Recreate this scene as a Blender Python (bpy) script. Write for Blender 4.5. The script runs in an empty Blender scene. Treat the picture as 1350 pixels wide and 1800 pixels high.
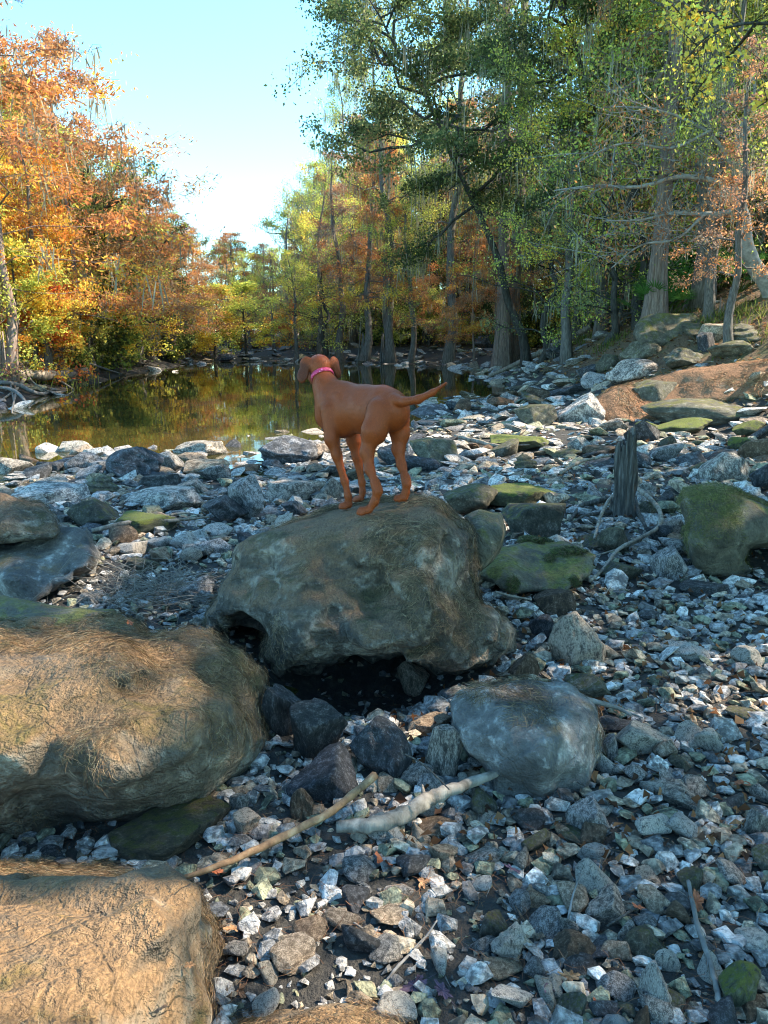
import bpy, math, random
import numpy as np
from mathutils import Vector
R = math.radians
PI = math.pi
scene = bpy.context.scene
C = scene.collection

# ---------------------------------------------------------------- camera, sky, sun
PITCH = math.atan(320/1350)
CAMZ = 1.6
cam_d = bpy.data.cameras.new('camera'); cam = bpy.data.objects.new('camera', cam_d); C.objects.link(cam)
cam_d.sensor_fit = 'VERTICAL'; cam_d.sensor_height = 36; cam_d.lens = 27
cam_d.clip_start = 0.05; cam_d.clip_end = 2000
cam.location = (0, 0, CAMZ); cam.rotation_euler = (PI/2-PITCH, 0, 0)
scene.camera = cam
SUN_EL, SUN_AZ = R(43), R(76)                     # azimuth clockwise from +Y (towards +X)
TOSUN = np.array([math.sin(SUN_AZ)*math.cos(SUN_EL), math.cos(SUN_AZ)*math.cos(SUN_EL), math.sin(SUN_EL)])
w = bpy.data.worlds.new('World'); scene.world = w; w.use_nodes = True
nt = w.node_tree; bg = nt.nodes['Background']
sky = nt.nodes.new('ShaderNodeTexSky'); sky.sky_type = 'NISHITA'; sky.sun_disc = False
sky.sun_elevation = SUN_EL; sky.sun_rotation = SUN_AZ
sky.air_density = 1.0; sky.dust_density = .15; sky.ozone_density = 2.5
tn_ = nt.nodes.new('ShaderNodeMix'); tn_.data_type = 'RGBA'; tn_.blend_type = 'MULTIPLY'; tn_.inputs[0].default_value = 1; tn_.inputs[7].default_value = (.56, .90, .90, 1)
nt.links.new(sky.outputs[0], tn_.inputs[6]); nt.links.new(tn_.outputs[2], bg.inputs[0]); bg.inputs[1].default_value = 0.15
sd = bpy.data.lights.new('sun', 'SUN'); sun = bpy.data.objects.new('sun', sd); C.objects.link(sun)
sd.energy = 3.7; sd.angle = R(0.53); sd.color = (1.0, 0.87, 0.68)
sun.rotation_euler = Vector(-TOSUN).to_track_quat('-Z', 'Y').to_euler(); sun.location = (10, 5, 20)
scene.view_settings.view_transform = 'Standard'; scene.view_settings.look = 'None'
scene.view_settings.gamma = 1; scene.view_settings.use_curve_mapping = False
scene.view_settings.exposure = 2.25
scene.render.engine = 'CYCLES'
scene.cycles.filter_width = 1.05; scene.cycles.max_bounces = 6; scene.cycles.diffuse_bounces = 4; scene.cycles.transmission_bounces = 4
scene.cycles.transparent_max_bounces = 4

# ---------------------------------------------------------------- pixel <-> world
cp, sp = math.cos(PITCH), math.sin(PITCH)
def P(px, py, Y):                                   # the world point seen at a pixel, at world distance Y
    u = (px-675)/1350; v = (900-py)/1350
    d = np.array([u, cp+v*sp, -sp+v*cp])
    return np.array([0, 0, CAMZ]) + d*(Y/d[1])
def PZ(px, py, z):
    u = (px-675)/1350; v = (900-py)/1350
    d = np.array([u, cp+v*sp, -sp+v*cp])
    return np.array([0, 0, CAMZ]) + d*((z-CAMZ)/d[2])
def project(p):
    p = np.asarray(p, float); q = p-np.array([0, 0, CAMZ])
    dep = q[..., 1]*cp-q[..., 2]*sp
    up = q[..., 1]*sp+q[..., 2]*cp
    dd = np.where(np.abs(dep) < 1e-4, 1e-4, dep)
    return 675+1350*q[..., 0]/dd, 900-1350*up/dd, dep

# ---------------------------------------------------------------- numpy tools
def _h(i, j, k, s):
    n = (i*374761393+j*668265263+k*2147483647+s*974634777) & 0xffffffff
    n = ((n ^ (n >> 13))*1274126177) & 0xffffffff
    return ((n ^ (n >> 16)) & 0xffff)/32767.5-1.0
def vnoise(p, seed=0):
    i = np.floor(p).astype(np.int64); f = p-i; u = f*f*(3-2*f)
    x, y, z = i[..., 0], i[..., 1], i[..., 2]; a, b, c = u[..., 0], u[..., 1], u[..., 2]
    def L(dy, dz):
        h0 = _h(x, y+dy, z+dz, seed); h1 = _h(x+1, y+dy, z+dz, seed); return h0+(h1-h0)*a
    e = L(0, 0); e = e+(L(1, 0)-e)*b; g = L(0, 1); g = g+(L(1, 1)-g)*b
    return e+(g-e)*c
def fbm(p, scale, octv=4, seed=0, rough=0.5):
    s = 0; a = 1; t = 0; q = np.asarray(p)*scale
    for o in range(octv):
        s = s+a*vnoise(q+17.3*o, seed+o); t += a; a *= rough; q = q*2.03
    return s/t
def smin(a, b, k):
    h = np.clip(0.5+0.5*(b-a)/k, 0, 1); return b+(a-b)*h-k*h*(1-h)
def smax(a, b, k): return -smin(-a, -b, k)
def poly_sd(poly, x, y):                            # signed distance, negative inside
    poly = np.asarray(poly, float); n = len(poly)
    d = np.full(x.shape, 1e18); ins = np.zeros(x.shape, bool)
    for i in range(n):
        ax, ay = poly[i]; bx, by = poly[(i+1) % n]
        ex, ey = bx-ax, by-ay; wx, wy = x-ax, y-ay
        t = np.clip((wx*ex+wy*ey)/(ex*ex+ey*ey+1e-12), 0, 1)
        d = np.minimum(d, (wx-ex*t)**2+(wy-ey*t)**2)
        if ey != 0:
            c = ((ay <= y) != (by <= y)) & (x < ax+(y-ay)/ey*ex); ins ^= c
    d = np.sqrt(d); return np.where(ins, -d, d)
def nets(F, o, h):                                  # naive surface nets
    nx, ny, nz = F.shape
    S = np.zeros((nx-1, ny-1, nz-1, 3)); cnt = np.zeros((nx-1, ny-1, nz-1))
    for ax in range(3):
        for a in (0, 1):
            for b in (0, 1):
                off = [0, 0, 0]; oth = [i for i in range(3) if i != ax]; off[oth[0]] = a; off[oth[1]] = b
                sl0 = tuple(slice(off[i], F.shape[i]-1+off[i]) for i in range(3))
                off2 = list(off); off2[ax] = 1
                sl1 = tuple(slice(off2[i], F.shape[i]-1+off2[i]) for i in range(3))
                v0, v1 = F[sl0], F[sl1]; cr = (v0 < 0) != (v1 < 0)
                t = np.where(cr, v0/np.where(cr, v0-v1, 1), 0)
                cnt += cr
                for i in range(3):
                    S[..., i] += cr*(t if i == ax else off[i])
    act = cnt > 0; idx = np.full(act.shape, -1, np.int64); idx[act] = np.arange(act.sum())
    ijk = np.argwhere(act); V = (ijk+S[act]/cnt[act][:, None])*h+np.asarray(o)
    Q = []
    for ax in range(3):
        b_, c_ = [(1, 2), (2, 0), (0, 1)][ax]
        sl0 = [slice(1, -1)]*3; sl0[ax] = slice(0, -1); sl1 = list(sl0); sl1[ax] = slice(1, None)
        v0, v1 = F[tuple(sl0)], F[tuple(sl1)]; cr = np.argwhere((v0 < 0) != (v1 < 0))
        if len(cr) == 0: continue
        sg = v0[tuple(cr.T)] < 0
        base = cr.copy(); base[:, b_] += 1; base[:, c_] += 1
        def g(db, dc):
            q = base.copy(); q[:, b_] += db; q[:, c_] += dc; return idx[tuple(q.T)]
        q = np.stack([g(-1, -1), g(0, -1), g(0, 0), g(-1, 0)], 1)
        q[~sg] = q[~sg][:, ::-1]
        Q.append(q)
    return V, np.concatenate(Q)
def mesh_np(name, V, Fc, mat=None, smooth=True, attr=None, fmat=None):
    """V Nx3, Fc MxK (all faces the same size) or a list of such arrays; attr {name: Nx4 colours per vertex}"""
    me = bpy.data.meshes.new(name); Fs = Fc if isinstance(Fc, list) else [Fc]; Fs = [f for f in Fs if len(f)]
    V = np.asarray(V, np.float32)
    me.vertices.add(len(V)); me.vertices.foreach_set('co', V.ravel())
    tot = np.concatenate([np.full(len(f), f.shape[1], np.int32) for f in Fs])
    vi = np.concatenate([f.ravel() for f in Fs]).astype(np.int32)
    st = np.concatenate([[0], np.cumsum(tot)[:-1]]).astype(np.int32)
    me.loops.add(len(vi)); me.loops.foreach_set('vertex_index', vi)
    me.polygons.add(len(tot)); me.polygons.foreach_set('loop_start', st); me.polygons.foreach_set('loop_total', tot)
    me.polygons.foreach_set('use_smooth', np.full(len(tot), smooth))
    if attr:
        for k, a in attr.items():
            at = me.color_attributes.new(k, 'FLOAT_COLOR', 'POINT'); at.data.foreach_set('color', np.asarray(a, np.float32).ravel())
    me.update(calc_edges=True)
    if mat: me.materials.append(mat)
    return me
def link(me, name, parent=None, loc=(0, 0, 0), rot=(0, 0, 0), scale=(1, 1, 1)):
    o = bpy.data.objects.new(name, me); C.objects.link(o); o.location = loc; o.rotation_euler = rot; o.scale = scale
    if parent is not None: o.parent = parent
    return o
def tag(o, label=None, cat=None, group=None, kind=None):
    if label: o['label'] = label
    if cat: o['category'] = cat
    if group: o['group'] = group
    if kind: o['kind'] = kind
    return o
def empty(name, loc, rz=0, s=1):
    o = bpy.data.objects.new(name, None); C.objects.link(o); o.location = loc; o.rotation_euler = (0, 0, rz)
    o.scale = (s, s, s) if not hasattr(s, '__len__') else s
    o.empty_display_size = 0.1; return o
def tube(pts, rad, n=6, noise=0, rng=None, cap=True):
    pts = np.asarray(pts, float); m = len(pts); rad = np.broadcast_to(np.asarray(rad, float), (m,))
    T = np.gradient(pts, axis=0); T /= np.linalg.norm(T, axis=1)[:, None]+1e-9
    ref = np.array([0.13, 0.21, 0.97]) if abs(T[:, 2]).mean() < 0.8 else np.array([0.97, 0.2, 0.1])
    A = np.cross(T, ref); A /= np.linalg.norm(A, axis=1)[:, None]+1e-9; B = np.cross(T, A)
    a = np.arange(n)*2*PI/n
    rr = rad[:, None]*np.ones((1, n))
    if noise and rng is not None: rr = rr*(1+noise*(rng.random((m, n))-.5))
    V = pts[:, None]+rr[..., None]*(np.cos(a)[None, :, None]*A[:, None]+np.sin(a)[None, :, None]*B[:, None])
    i = np.arange(m-1)[:, None]*n; j = np.arange(n)[None]; j2 = (j+1) % n
    Q = np.stack([i+j, i+j2, i+n+j2, i+n+j], -1).reshape(-1, 4)
    V = V.reshape(-1, 3)
    if cap:
        V = np.concatenate([V, pts[:1], pts[-1:]]); c0 = m*n; c1 = m*n+1
        k = np.arange(n); k2 = (k+1) % n
        q1 = np.stack([k2, k, np.full(n, c0), np.full(n, c0)], 1); q2 = np.stack([(m-1)*n+k, (m-1)*n+k2, np.full(n, c1), np.full(n, c1)], 1)
        return V, Q, np.concatenate([q1[:, :3], q2[:, :3]])
    return V, Q, np.zeros((0, 3), int)
class MB:                                            # collects pieces of one mesh
    def __init__(s): s.V = []; s.F = {3: [], 4: []}; s.n = 0; s.A = []
    def add(s, V, F, col=None):
        for f in (F if isinstance(F, (list, tuple)) else [F]):
            if len(f): s.F[f.shape[1]].append(f+s.n)
        s.V.append(V); s.n += len(V)
        if col is not None: s.A.append(np.broadcast_to(np.asarray(col, float), (len(V), 4)))
    def tube(s, pts, rad, n=6, col=None, noise=0, rng=None):
        V, Q, T = tube(pts, rad, n, noise, rng); s.add(V, [Q, T], col)
    def mesh(s, name, mat, smooth=True):
        F = [np.concatenate(f) for f in s.F.values() if f]
        return mesh_np(name, np.concatenate(s.V), F, mat, smooth, {'tint': np.concatenate(s.A)} if s.A else None)
def spline(pts, n):
    pts = np.asarray(pts, float); m = len(pts)
    if m == 2: t = np.linspace(0, 1, n)[:, None]; return pts[0]*(1-t)+pts[1]*t
    ext = np.concatenate([[2*pts[0]-pts[1]], pts, [2*pts[-1]-pts[-2]]]); out = []
    for t in np.linspace(0, m-1, n):
        i = min(int(t), m-2); f = t-i; p0, p1, p2, p3 = ext[i:i+4]
        out.append(0.5*((2*p1)+(-p0+p2)*f+(2*p0-5*p1+4*p2-p3)*f*f+(-p0+3*p1-3*p2+p3)*f**3))
    return np.array(out)

# ---------------------------------------------------------------- materials
def new_mat(name):
    m = bpy.data.materials.new(name); m.use_nodes = True; n = m.node_tree.nodes; l = m.node_tree.links
    return m, n, l, n['Principled BSDF']
class NB:
    def __init__(s, n, l): s.n = n; s.l = l
    def node(s, t, **k):
        x = s.n.new(t)
        for a, b in k.items(): setattr(x, a, b)
        return x
    def put(s, sock, v):
        if isinstance(v, bpy.types.NodeSocket): s.l.new(v, sock)
        elif v is not None: sock.default_value = v
    def noise(s, vec, scale, detail=5, rough=0.55, dist=0):
        x = s.node('ShaderNodeTexNoise'); s.put(x.inputs['Vector'], vec); x.inputs['Scale'].default_value = scale
        x.inputs['Detail'].default_value = detail; x.inputs['Roughness'].default_value = rough; x.inputs['Distortion'].default_value = dist
        return x.outputs[0]
    def ramp(s, fac, stops):
        x = s.node('ShaderNodeValToRGB'); s.put(x.inputs[0], fac); e = x.color_ramp.elements
        while len(e) > 1: e.remove(e[-1])
        e[0].position = stops[0][0]; e[0].color = tuple(stops[0][1])+(1,) if hasattr(stops[0][1], '__len__') else (stops[0][1],)*3+(1,)
        for p, c in stops[1:]:
            q = e.new(p); q.color = tuple(c)+(1,) if hasattr(c, '__len__') else (c,)*3+(1,)
        return x.outputs[0]
    def mix(s, f, a, b, mode='MIX'):
        x = s.node('ShaderNodeMix', data_type='RGBA', blend_type=mode)
        s.put(x.inputs[0], f); s.put(x.inputs[6], a if not isinstance(a, tuple) or len(a) == 4 else a+(1,)); s.put(x.inputs[7], b if not isinstance(b, tuple) or len(b) == 4 else b+(1,))
        return x.outputs[2]
    def math(s, op, a, b=None, clamp=False):
        x = s.node('ShaderNodeMath', operation=op); x.use_clamp = clamp; s.put(x.inputs[0], a); s.put(x.inputs[1], b); return x.outputs[0]
    def bump(s, h, st, d, nrm=None):
        x = s.node('ShaderNodeBump'); x.inputs['Strength'].default_value = st; x.inputs['Distance'].default_value = d
        s.put(x.inputs['Height'], h); s.put(x.inputs['Normal'], nrm); return x.outputs[0]
def rock_mat(name, dark=(.05, .055, .06), mid=(.16, .17, .18), pale=(.42, .44, .46), scale=1.0, moss=None, moss_amt=0.0, straw=None, straw_amt=0.0,
             rand=False, tint=False, lichen=.35, bump=1.0, gain=1.25):
    m, n, l, bs = new_mat(name); b = NB(n, l)
    tc = b.node('ShaderNodeTexCoord'); geo = b.node('ShaderNodeNewGeometry'); v = tc.outputs['Object']
    oi = b.node('ShaderNodeObjectInfo')
    if rand:
        va = b.node('ShaderNodeVectorMath', operation='MULTIPLY_ADD'); l.new(oi.outputs['Random'], va.inputs[0]); va.inputs[1].default_value = (37, 21, 53); l.new(v, va.inputs[2]); v = va.outputs[0]
    n1 = b.noise(v, 3.1*scale, 6, .62, .4); n2 = b.noise(v, 14*scale, 5, .65); n3 = b.noise(v, 48*scale, 3, .7)
    c = b.ramp(n1, [(.30, dark), (.50, mid), (.70, tuple(.5*(x+y) for x, y in zip(mid, pale)))])
    n12 = b.math('ADD', b.math('MULTIPLY', n1, .45), b.math('MULTIPLY', n2, .55))
    lf = b.ramp(n12, [(.60-.22*lichen, 0.0), (.70-.2*lichen, 1.0)])
    c = b.mix(b.math('MULTIPLY', lf, .75), c, pale)
    c = b.mix(.55, c, b.ramp(b.math('ADD', b.math('MULTIPLY', n3, .22 if rand or tint else .4), b.math('MULTIPLY', n2, .78 if rand or tint else .6)), [(.34, .3), (.5, .95), (.64, 1.5)]), 'MULTIPLY')
    sepn = b.node('ShaderNodeSeparateXYZ'); l.new(geo.outputs['Normal'], sepn.inputs[0]); nz = sepn.outputs[2]
    if tint:
        at = b.node('ShaderNodeAttribute', attribute_name='tint'); c = b.mix(1.0, c, at.outputs[0], 'MULTIPLY')
    if rand:
        hs = b.ramp(oi.outputs['Random'], [(0, (.55, .57, .62)), (.25, (1.0, 1.0, 1.04)), (.5, (.75, .71, .64)), (.72, (1.25, 1.25, 1.28)), (.86, (.8, .66, .56)), (1, (1.05, 1.08, 1.1))])
        c = b.mix(1.0, c, hs, 'MULTIPLY')
    cov = None
    if straw_amt > 0:
        f = b.math('ADD', b.math('MULTIPLY', nz, .28), b.noise(v, 2.3*scale, 6, .68, .6)); f = b.ramp(f, [(.98-.55*straw_amt, 0.0), (1.12-.55*straw_amt, 1.0)])
        vs = b.node('ShaderNodeMapping'); l.new(v, vs.inputs[0]); vs.inputs['Scale'].default_value = (1, .35, 1); vs.inputs['Rotation'].default_value = (0, 0, .7)
        sn = b.noise(vs.outputs[0], 45*scale, 5, .75, 2.5)
        sc = b.ramp(sn, [(.3, tuple(x*.3 for x in straw)), (.5, tuple(x*.85 for x in straw)), (.7, tuple(min(1, x*1.5) for x in straw))])
        c = b.mix(f, c, sc); cov = f
    if moss_amt > 0:
        f = b.math('ADD', b.math('MULTIPLY', nz, .20), b.noise(v, 2.9*scale, 6, .68, .5)); f = b.ramp(f, [(.90-.35*moss_amt, 0.0), (1.02-.35*moss_amt, 1.0)])
        mc = b.ramp(b.noise(v, 26*scale, 5, .7), [(.3, tuple(x*.3 for x in moss)), (.55, moss), (.75, tuple(x*1.7 for x in moss))])
        c = b.mix(b.math('MULTIPLY', f, .9), c, mc)
    c = b.mix(1.0, c, (gain*1.10, gain, gain*.90, 1), 'MULTIPLY')
    l.new(c, bs.inputs['Base Color']); bs.inputs['Roughness'].default_value = .82; bs.inputs['Specular IOR Level'].default_value = .35
    hgt = b.math('ADD', b.math('MULTIPLY', n2, 1.0), b.math('MULTIPLY', n3, .45))
    vo = b.node('ShaderNodeTexVoronoi', feature='DISTANCE_TO_EDGE'); vw = b.node('ShaderNodeVectorMath', operation='MULTIPLY_ADD'); 
    nz3 = b.node('ShaderNodeTexNoise'); l.new(v, nz3.inputs['Vector']); nz3.inputs['Scale'].default_value = 4*scale
    l.new(nz3.outputs[1], vw.inputs[0]); vw.inputs[1].default_value = (.35/scale,)*3; l.new(v, vw.inputs[2]); l.new(vw.outputs[0], vo.inputs['Vector']); vo.inputs['Scale'].default_value = 4.5*scale
    cr = b.ramp(vo.outputs[0], [(0, 0.0), (.035, 1.0)])
    hgt = b.math('ADD', hgt, b.math('MULTIPLY', cr, .12))
    l.new(b.bump(hgt, 1.0*bump, .045/scale), bs.inputs['Normal'])
    return m
def simple_mat(name, cols, scale=10, rough=.8, bump=.4, bd=.01, stretch=(1, 1, 1), detail=5, attr=None, spec=.4):
    m, n, l, bs = new_mat(name); b = NB(n, l)
    tc = b.node('ShaderNodeTexCoord'); mp = b.node('ShaderNodeMapping'); l.new(tc.outputs['Object'], mp.inputs[0]); mp.inputs['Scale'].default_value = stretch
    n1 = b.noise(mp.outputs[0], scale, detail, .65, .3)
    k = len(cols); c = b.ramp(n1, [(.3+.4*i/(k-1), cols[i]) for i in range(k)])
    if attr:
        at = b.node('ShaderNodeAttribute', attribute_name=attr); c = b.mix(1.0, c, at.outputs[0], 'MULTIPLY')
    l.new(c, bs.inputs['Base Color']); bs.inputs['Roughness'].default_value = rough; bs.inputs['Specular IOR Level'].default_value = spec
    l.new(b.bump(b.noise(mp.outputs[0], scale*2.2, 5, .7), bump, bd), bs.inputs['Normal'])
    return m
def leaf_mat(name, trans=.45):
    m = bpy.data.materials.new(name); m.use_nodes = True; n = m.node_tree.nodes; l = m.node_tree.links; n.clear()
    at = n.new('ShaderNodeAttribute'); at.attribute_name = 'tint'
    d = n.new('ShaderNodeBsdfDiffuse'); t = n.new('ShaderNodeBsdfTranslucent'); mx = n.new('ShaderNodeMixShader'); o = n.new('ShaderNodeOutputMaterial')
    l.new(at.outputs[0], d.inputs[0]); l.new(at.outputs[0], t.inputs[0]); mx.inputs[0].default_value = trans
    l.new(d.outputs[0], mx.inputs[1]); l.new(t.outputs[0], mx.inputs[2]); l.new(mx.outputs[0], o.inputs[0])
    return m

# ---------------------------------------------------------------- terrain
WZ = -0.25
water_px = [(-500, 900), (-150, 850), (0, 832), (100, 815), (200, 792), (330, 795), (400, 812), (440, 822), (470, 800), (500, 772), (560, 760), (640, 742), (750, 722), (820, 705), (900, 693),
            (915, 680), (890, 665), (868, 652), (780, 643), (600, 638), (450, 636), (370, 636), (330, 640), (250, 655), (150, 675), (60, 700), (0, 714), (-150, 770), (-400, 800)]
WPOLY = np.array([PZ(a, b, WZ)[:2] for a, b in water_px])
lb = [PZ(a, b, WZ)[:2] for a, b in [(-400, 800), (-150, 772), (0, 716), (60, 702), (150, 677), (250, 657), (330, 642), (400, 628)]]
LPOLY = np.array([(-120, 4)]+[tuple(q) for q in lb]+[(-22, 95), (-60, 220), (-300, 220), (-300, 4)])
fb = [PZ(a, b, WZ)[:2] for a, b in [(400, 628), (480, 632), (600, 632), (700, 634), (880, 646)]]
FPOLY = np.array([tuple(q) for q in fb]+[(60, 90), (60, 260), (-60, 260), (-30, 110)])
RPOLY = np.array([(12, 1), (9.5, 6.5), (7.2, 10), (5.2, 13), (4.0, 17), (3.5, 22), (4.3, 29), (5.6, 36), (8, 46), (16, 80), (60, 260), (300, 260), (300, -40), (20, -40)])
def ramp_fn(b, pts):
    return np.interp(b, [p[0] for p in pts], [p[1] for p in pts])
def Hh(x, y, detail=True):
    x = np.asarray(x, float); y = np.asarray(y, float)
    d = poly_sd(WPOLY, x, y)
    base = np.where(d < 0, WZ-.05-.12*np.minimum(-d, 3), WZ-.05+np.clip(d, 0, 5)*.062)
    r = ramp_fn(-poly_sd(RPOLY, x, y), [(0, 0), (1, .4), (3, 1.55), (6, 2.9), (12, 4.6), (22, 6.0), (60, 7.5)])
    l_ = ramp_fn(-poly_sd(LPOLY, x, y), [(0, 0), (1.5, .35), (6, 1.0), (14, 2.6), (30, 4.0)])
    f = ramp_fn(-poly_sd(FPOLY, x, y), [(0, 0), (3, .3), (8, .7), (20, 1.9), (60, 4)])
    h = base+np.maximum(np.maximum(r, l_), f)
    p = np.stack([x, y, np.zeros_like(x)], -1)
    h = h+.11*fbm(p, .45, 4, 5)*np.clip((np.hypot(x, y)-1.5)/5, .25, 1)+.25*fbm(p, .12, 3, 9)*np.clip((h-.3)/1.5, 0, 1)
    h = h-.26*np.exp(-(((x+.12)/.42)**2+((y-3.42)/.38)**2)**1.5)   # the hollow under the overhanging boulder
    if detail: h = h+.03*fbm(p, 2.2, 3, 3)
    return h
def H1(x, y): return float(Hh(np.array([x]), np.array([y]))[0])
def ground_at(px, py):                               # march the pixel's ray to the ground
    u = (px-675)/1350; v = (900-py)/1350; d = np.array([u, cp+v*sp, -sp+v*cp])
    t = np.concatenate([np.arange(.8, 12, .04), np.arange(12, 90, .2)]); q = np.array([0, 0, CAMZ])+t[:, None]*d
    b = q[:, 2]-Hh(q[:, 0], q[:, 1]); k = np.argmax(b < 0)
    if b[k] >= 0: k = len(t)-1
    return q[k]
ys = []; y = -5.0
while y < 330: ys.append(y); y += max(.055, (abs(y-1))*.017)
ys = np.array(ys); sx = np.linspace(-1, 1, 261); sx = np.sign(sx)*np.abs(sx)**1.25
X = sx[None]*(9+1.25*(ys+5))[:, None]; Y = np.repeat(ys[:, None], len(sx), 1)
Z = Hh(X, Y); V = np.stack([X, Y, Z], -1).reshape(-1, 3); nX = len(sx); i = np.arange(len(ys)-1)[:, None]*nX; j = np.arange(nX-1)[None]
Q = np.stack([i+j, i+j+1, i+nX+j+1, i+nX+j], -1).reshape(-1, 4)
def ground_mat():
    m, n, l, bs = new_mat('ground'); b = NB(n, l)
    tc = b.node('ShaderNodeTexCoord'); v = tc.outputs['Object']
    n1 = b.noise(v, 1.3, 6, .65); n2 = b.noise(v, 24, 5, .7); n3 = b.noise(v, 5, 5, .6)
    mud = b.ramp(n2, [(.3, (.008, .007, .006)), (.5, (.022, .019, .016)), (.62, (.045, .038, .03)), (.78, (.12, .11, .10))])
    lit = b.ramp(n2, [(.3, (.03, .017, .008)), (.45, (.10, .055, .026)), (.6, (.19, .11, .055)), (.75, (.30, .2, .11))])
    grn = b.ramp(n2, [(.3, (.02, .03, .008)), (.6, (.08, .10, .025)), (.8, (.16, .17, .05))])
    sep = b.node('ShaderNodeSeparateXYZ'); l.new(v, sep.inputs[0])
    hf = b.ramp(b.math('ADD', sep.outputs[2], b.math('MULTIPLY', b.math('SUBTRACT', n3, .5), .8)), [(.30, 0.0), (.7, 1.0)])
    c = b.mix(hf, mud, lit)
    gf = b.math('MULTIPLY', b.ramp(n1, [(.52, 0.0), (.6, 1.0)]), b.math('MULTIPLY', hf, .6)); c = b.mix(gf, c, grn)
    l.new(c, bs.inputs['Base Color']); bs.inputs['Roughness'].default_value = .8
    l.new(b.bump(n2, .8, .04), bs.inputs['Normal']); return m
tag(link(mesh_np('ground', V, Q, ground_mat()), 'ground'), 'dark muddy river bed rising into leaf covered banks', kind='structure')
def water_mat():
    m, n, l, bs = new_mat('water'); b = NB(n, l)
    bs.inputs['Base Color'].default_value = (.04, .036, .010, 1); bs.inputs['Roughness'].default_value = .03; bs.inputs['IOR'].default_value = 1.5
    bs.inputs['Specular IOR Level'].default_value = 1.0
    tc = b.node('ShaderNodeTexCoord'); mp = b.node('ShaderNodeMapping'); l.new(tc.outputs['Object'], mp.inputs[0]); mp.inputs['Scale'].default_value = (1, .6, 1)
    h = b.math('ADD', b.noise(mp.outputs[0], 1.1, 3, .5), b.math('MULTIPLY', b.noise(mp.outputs[0], 5, 2, .5), .12))
    l.new(b.bump(h, .10, .03), bs.inputs['Normal']); return m
M_water = water_mat()
wp = np.array([(-70, 6), (9, 6), (14, 60), (-70, 60)])
tag(link(mesh_np('river_water', np.c_[wp, np.full(4, WZ)], np.array([[0, 1, 2, 3]]), M_water), 'river_water'), 'still dark river reflecting yellow and orange trees', kind='structure')
# ---------------------------------------------------------------- big boulders, modelled as solids
def tps(ctrl):
    c = np.array(ctrl, float); X0 = c[:, :2]/100; n = len(c)
    def K(a, b_):
        r = np.linalg.norm(a[:, None]-b_[None], axis=2); return r*r*np.log(r+1e-9)
    A = np.zeros((n+3, n+3)); A[:n, :n] = K(X0, X0)+np.eye(n)*.05; A[:n, n] = 1; A[:n, n+1:] = X0; A[n, :n] = 1; A[n+1:, :n] = X0.T
    w_ = np.linalg.solve(A, np.r_[c[:, 2], 0, 0, 0]); lo, hi = c[:, 2].min()-.1, c[:, 2].max()+.25
    def f(u, v):
        q = np.stack([u, v], -1).reshape(-1, 2)/100; out = np.full(len(q), w_[n]) + q@w_[n+1:]
        for i in range(n):
            r2 = ((q-X0[i])**2).sum(1); out += w_[i]*.5*r2*np.log(r2+1e-18)
        return np.clip(out, lo, hi).reshape(u.shape)
    return f
HERO = []                                            # (x0,x1,y0,y1) footprints, so that stones stay out
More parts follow.
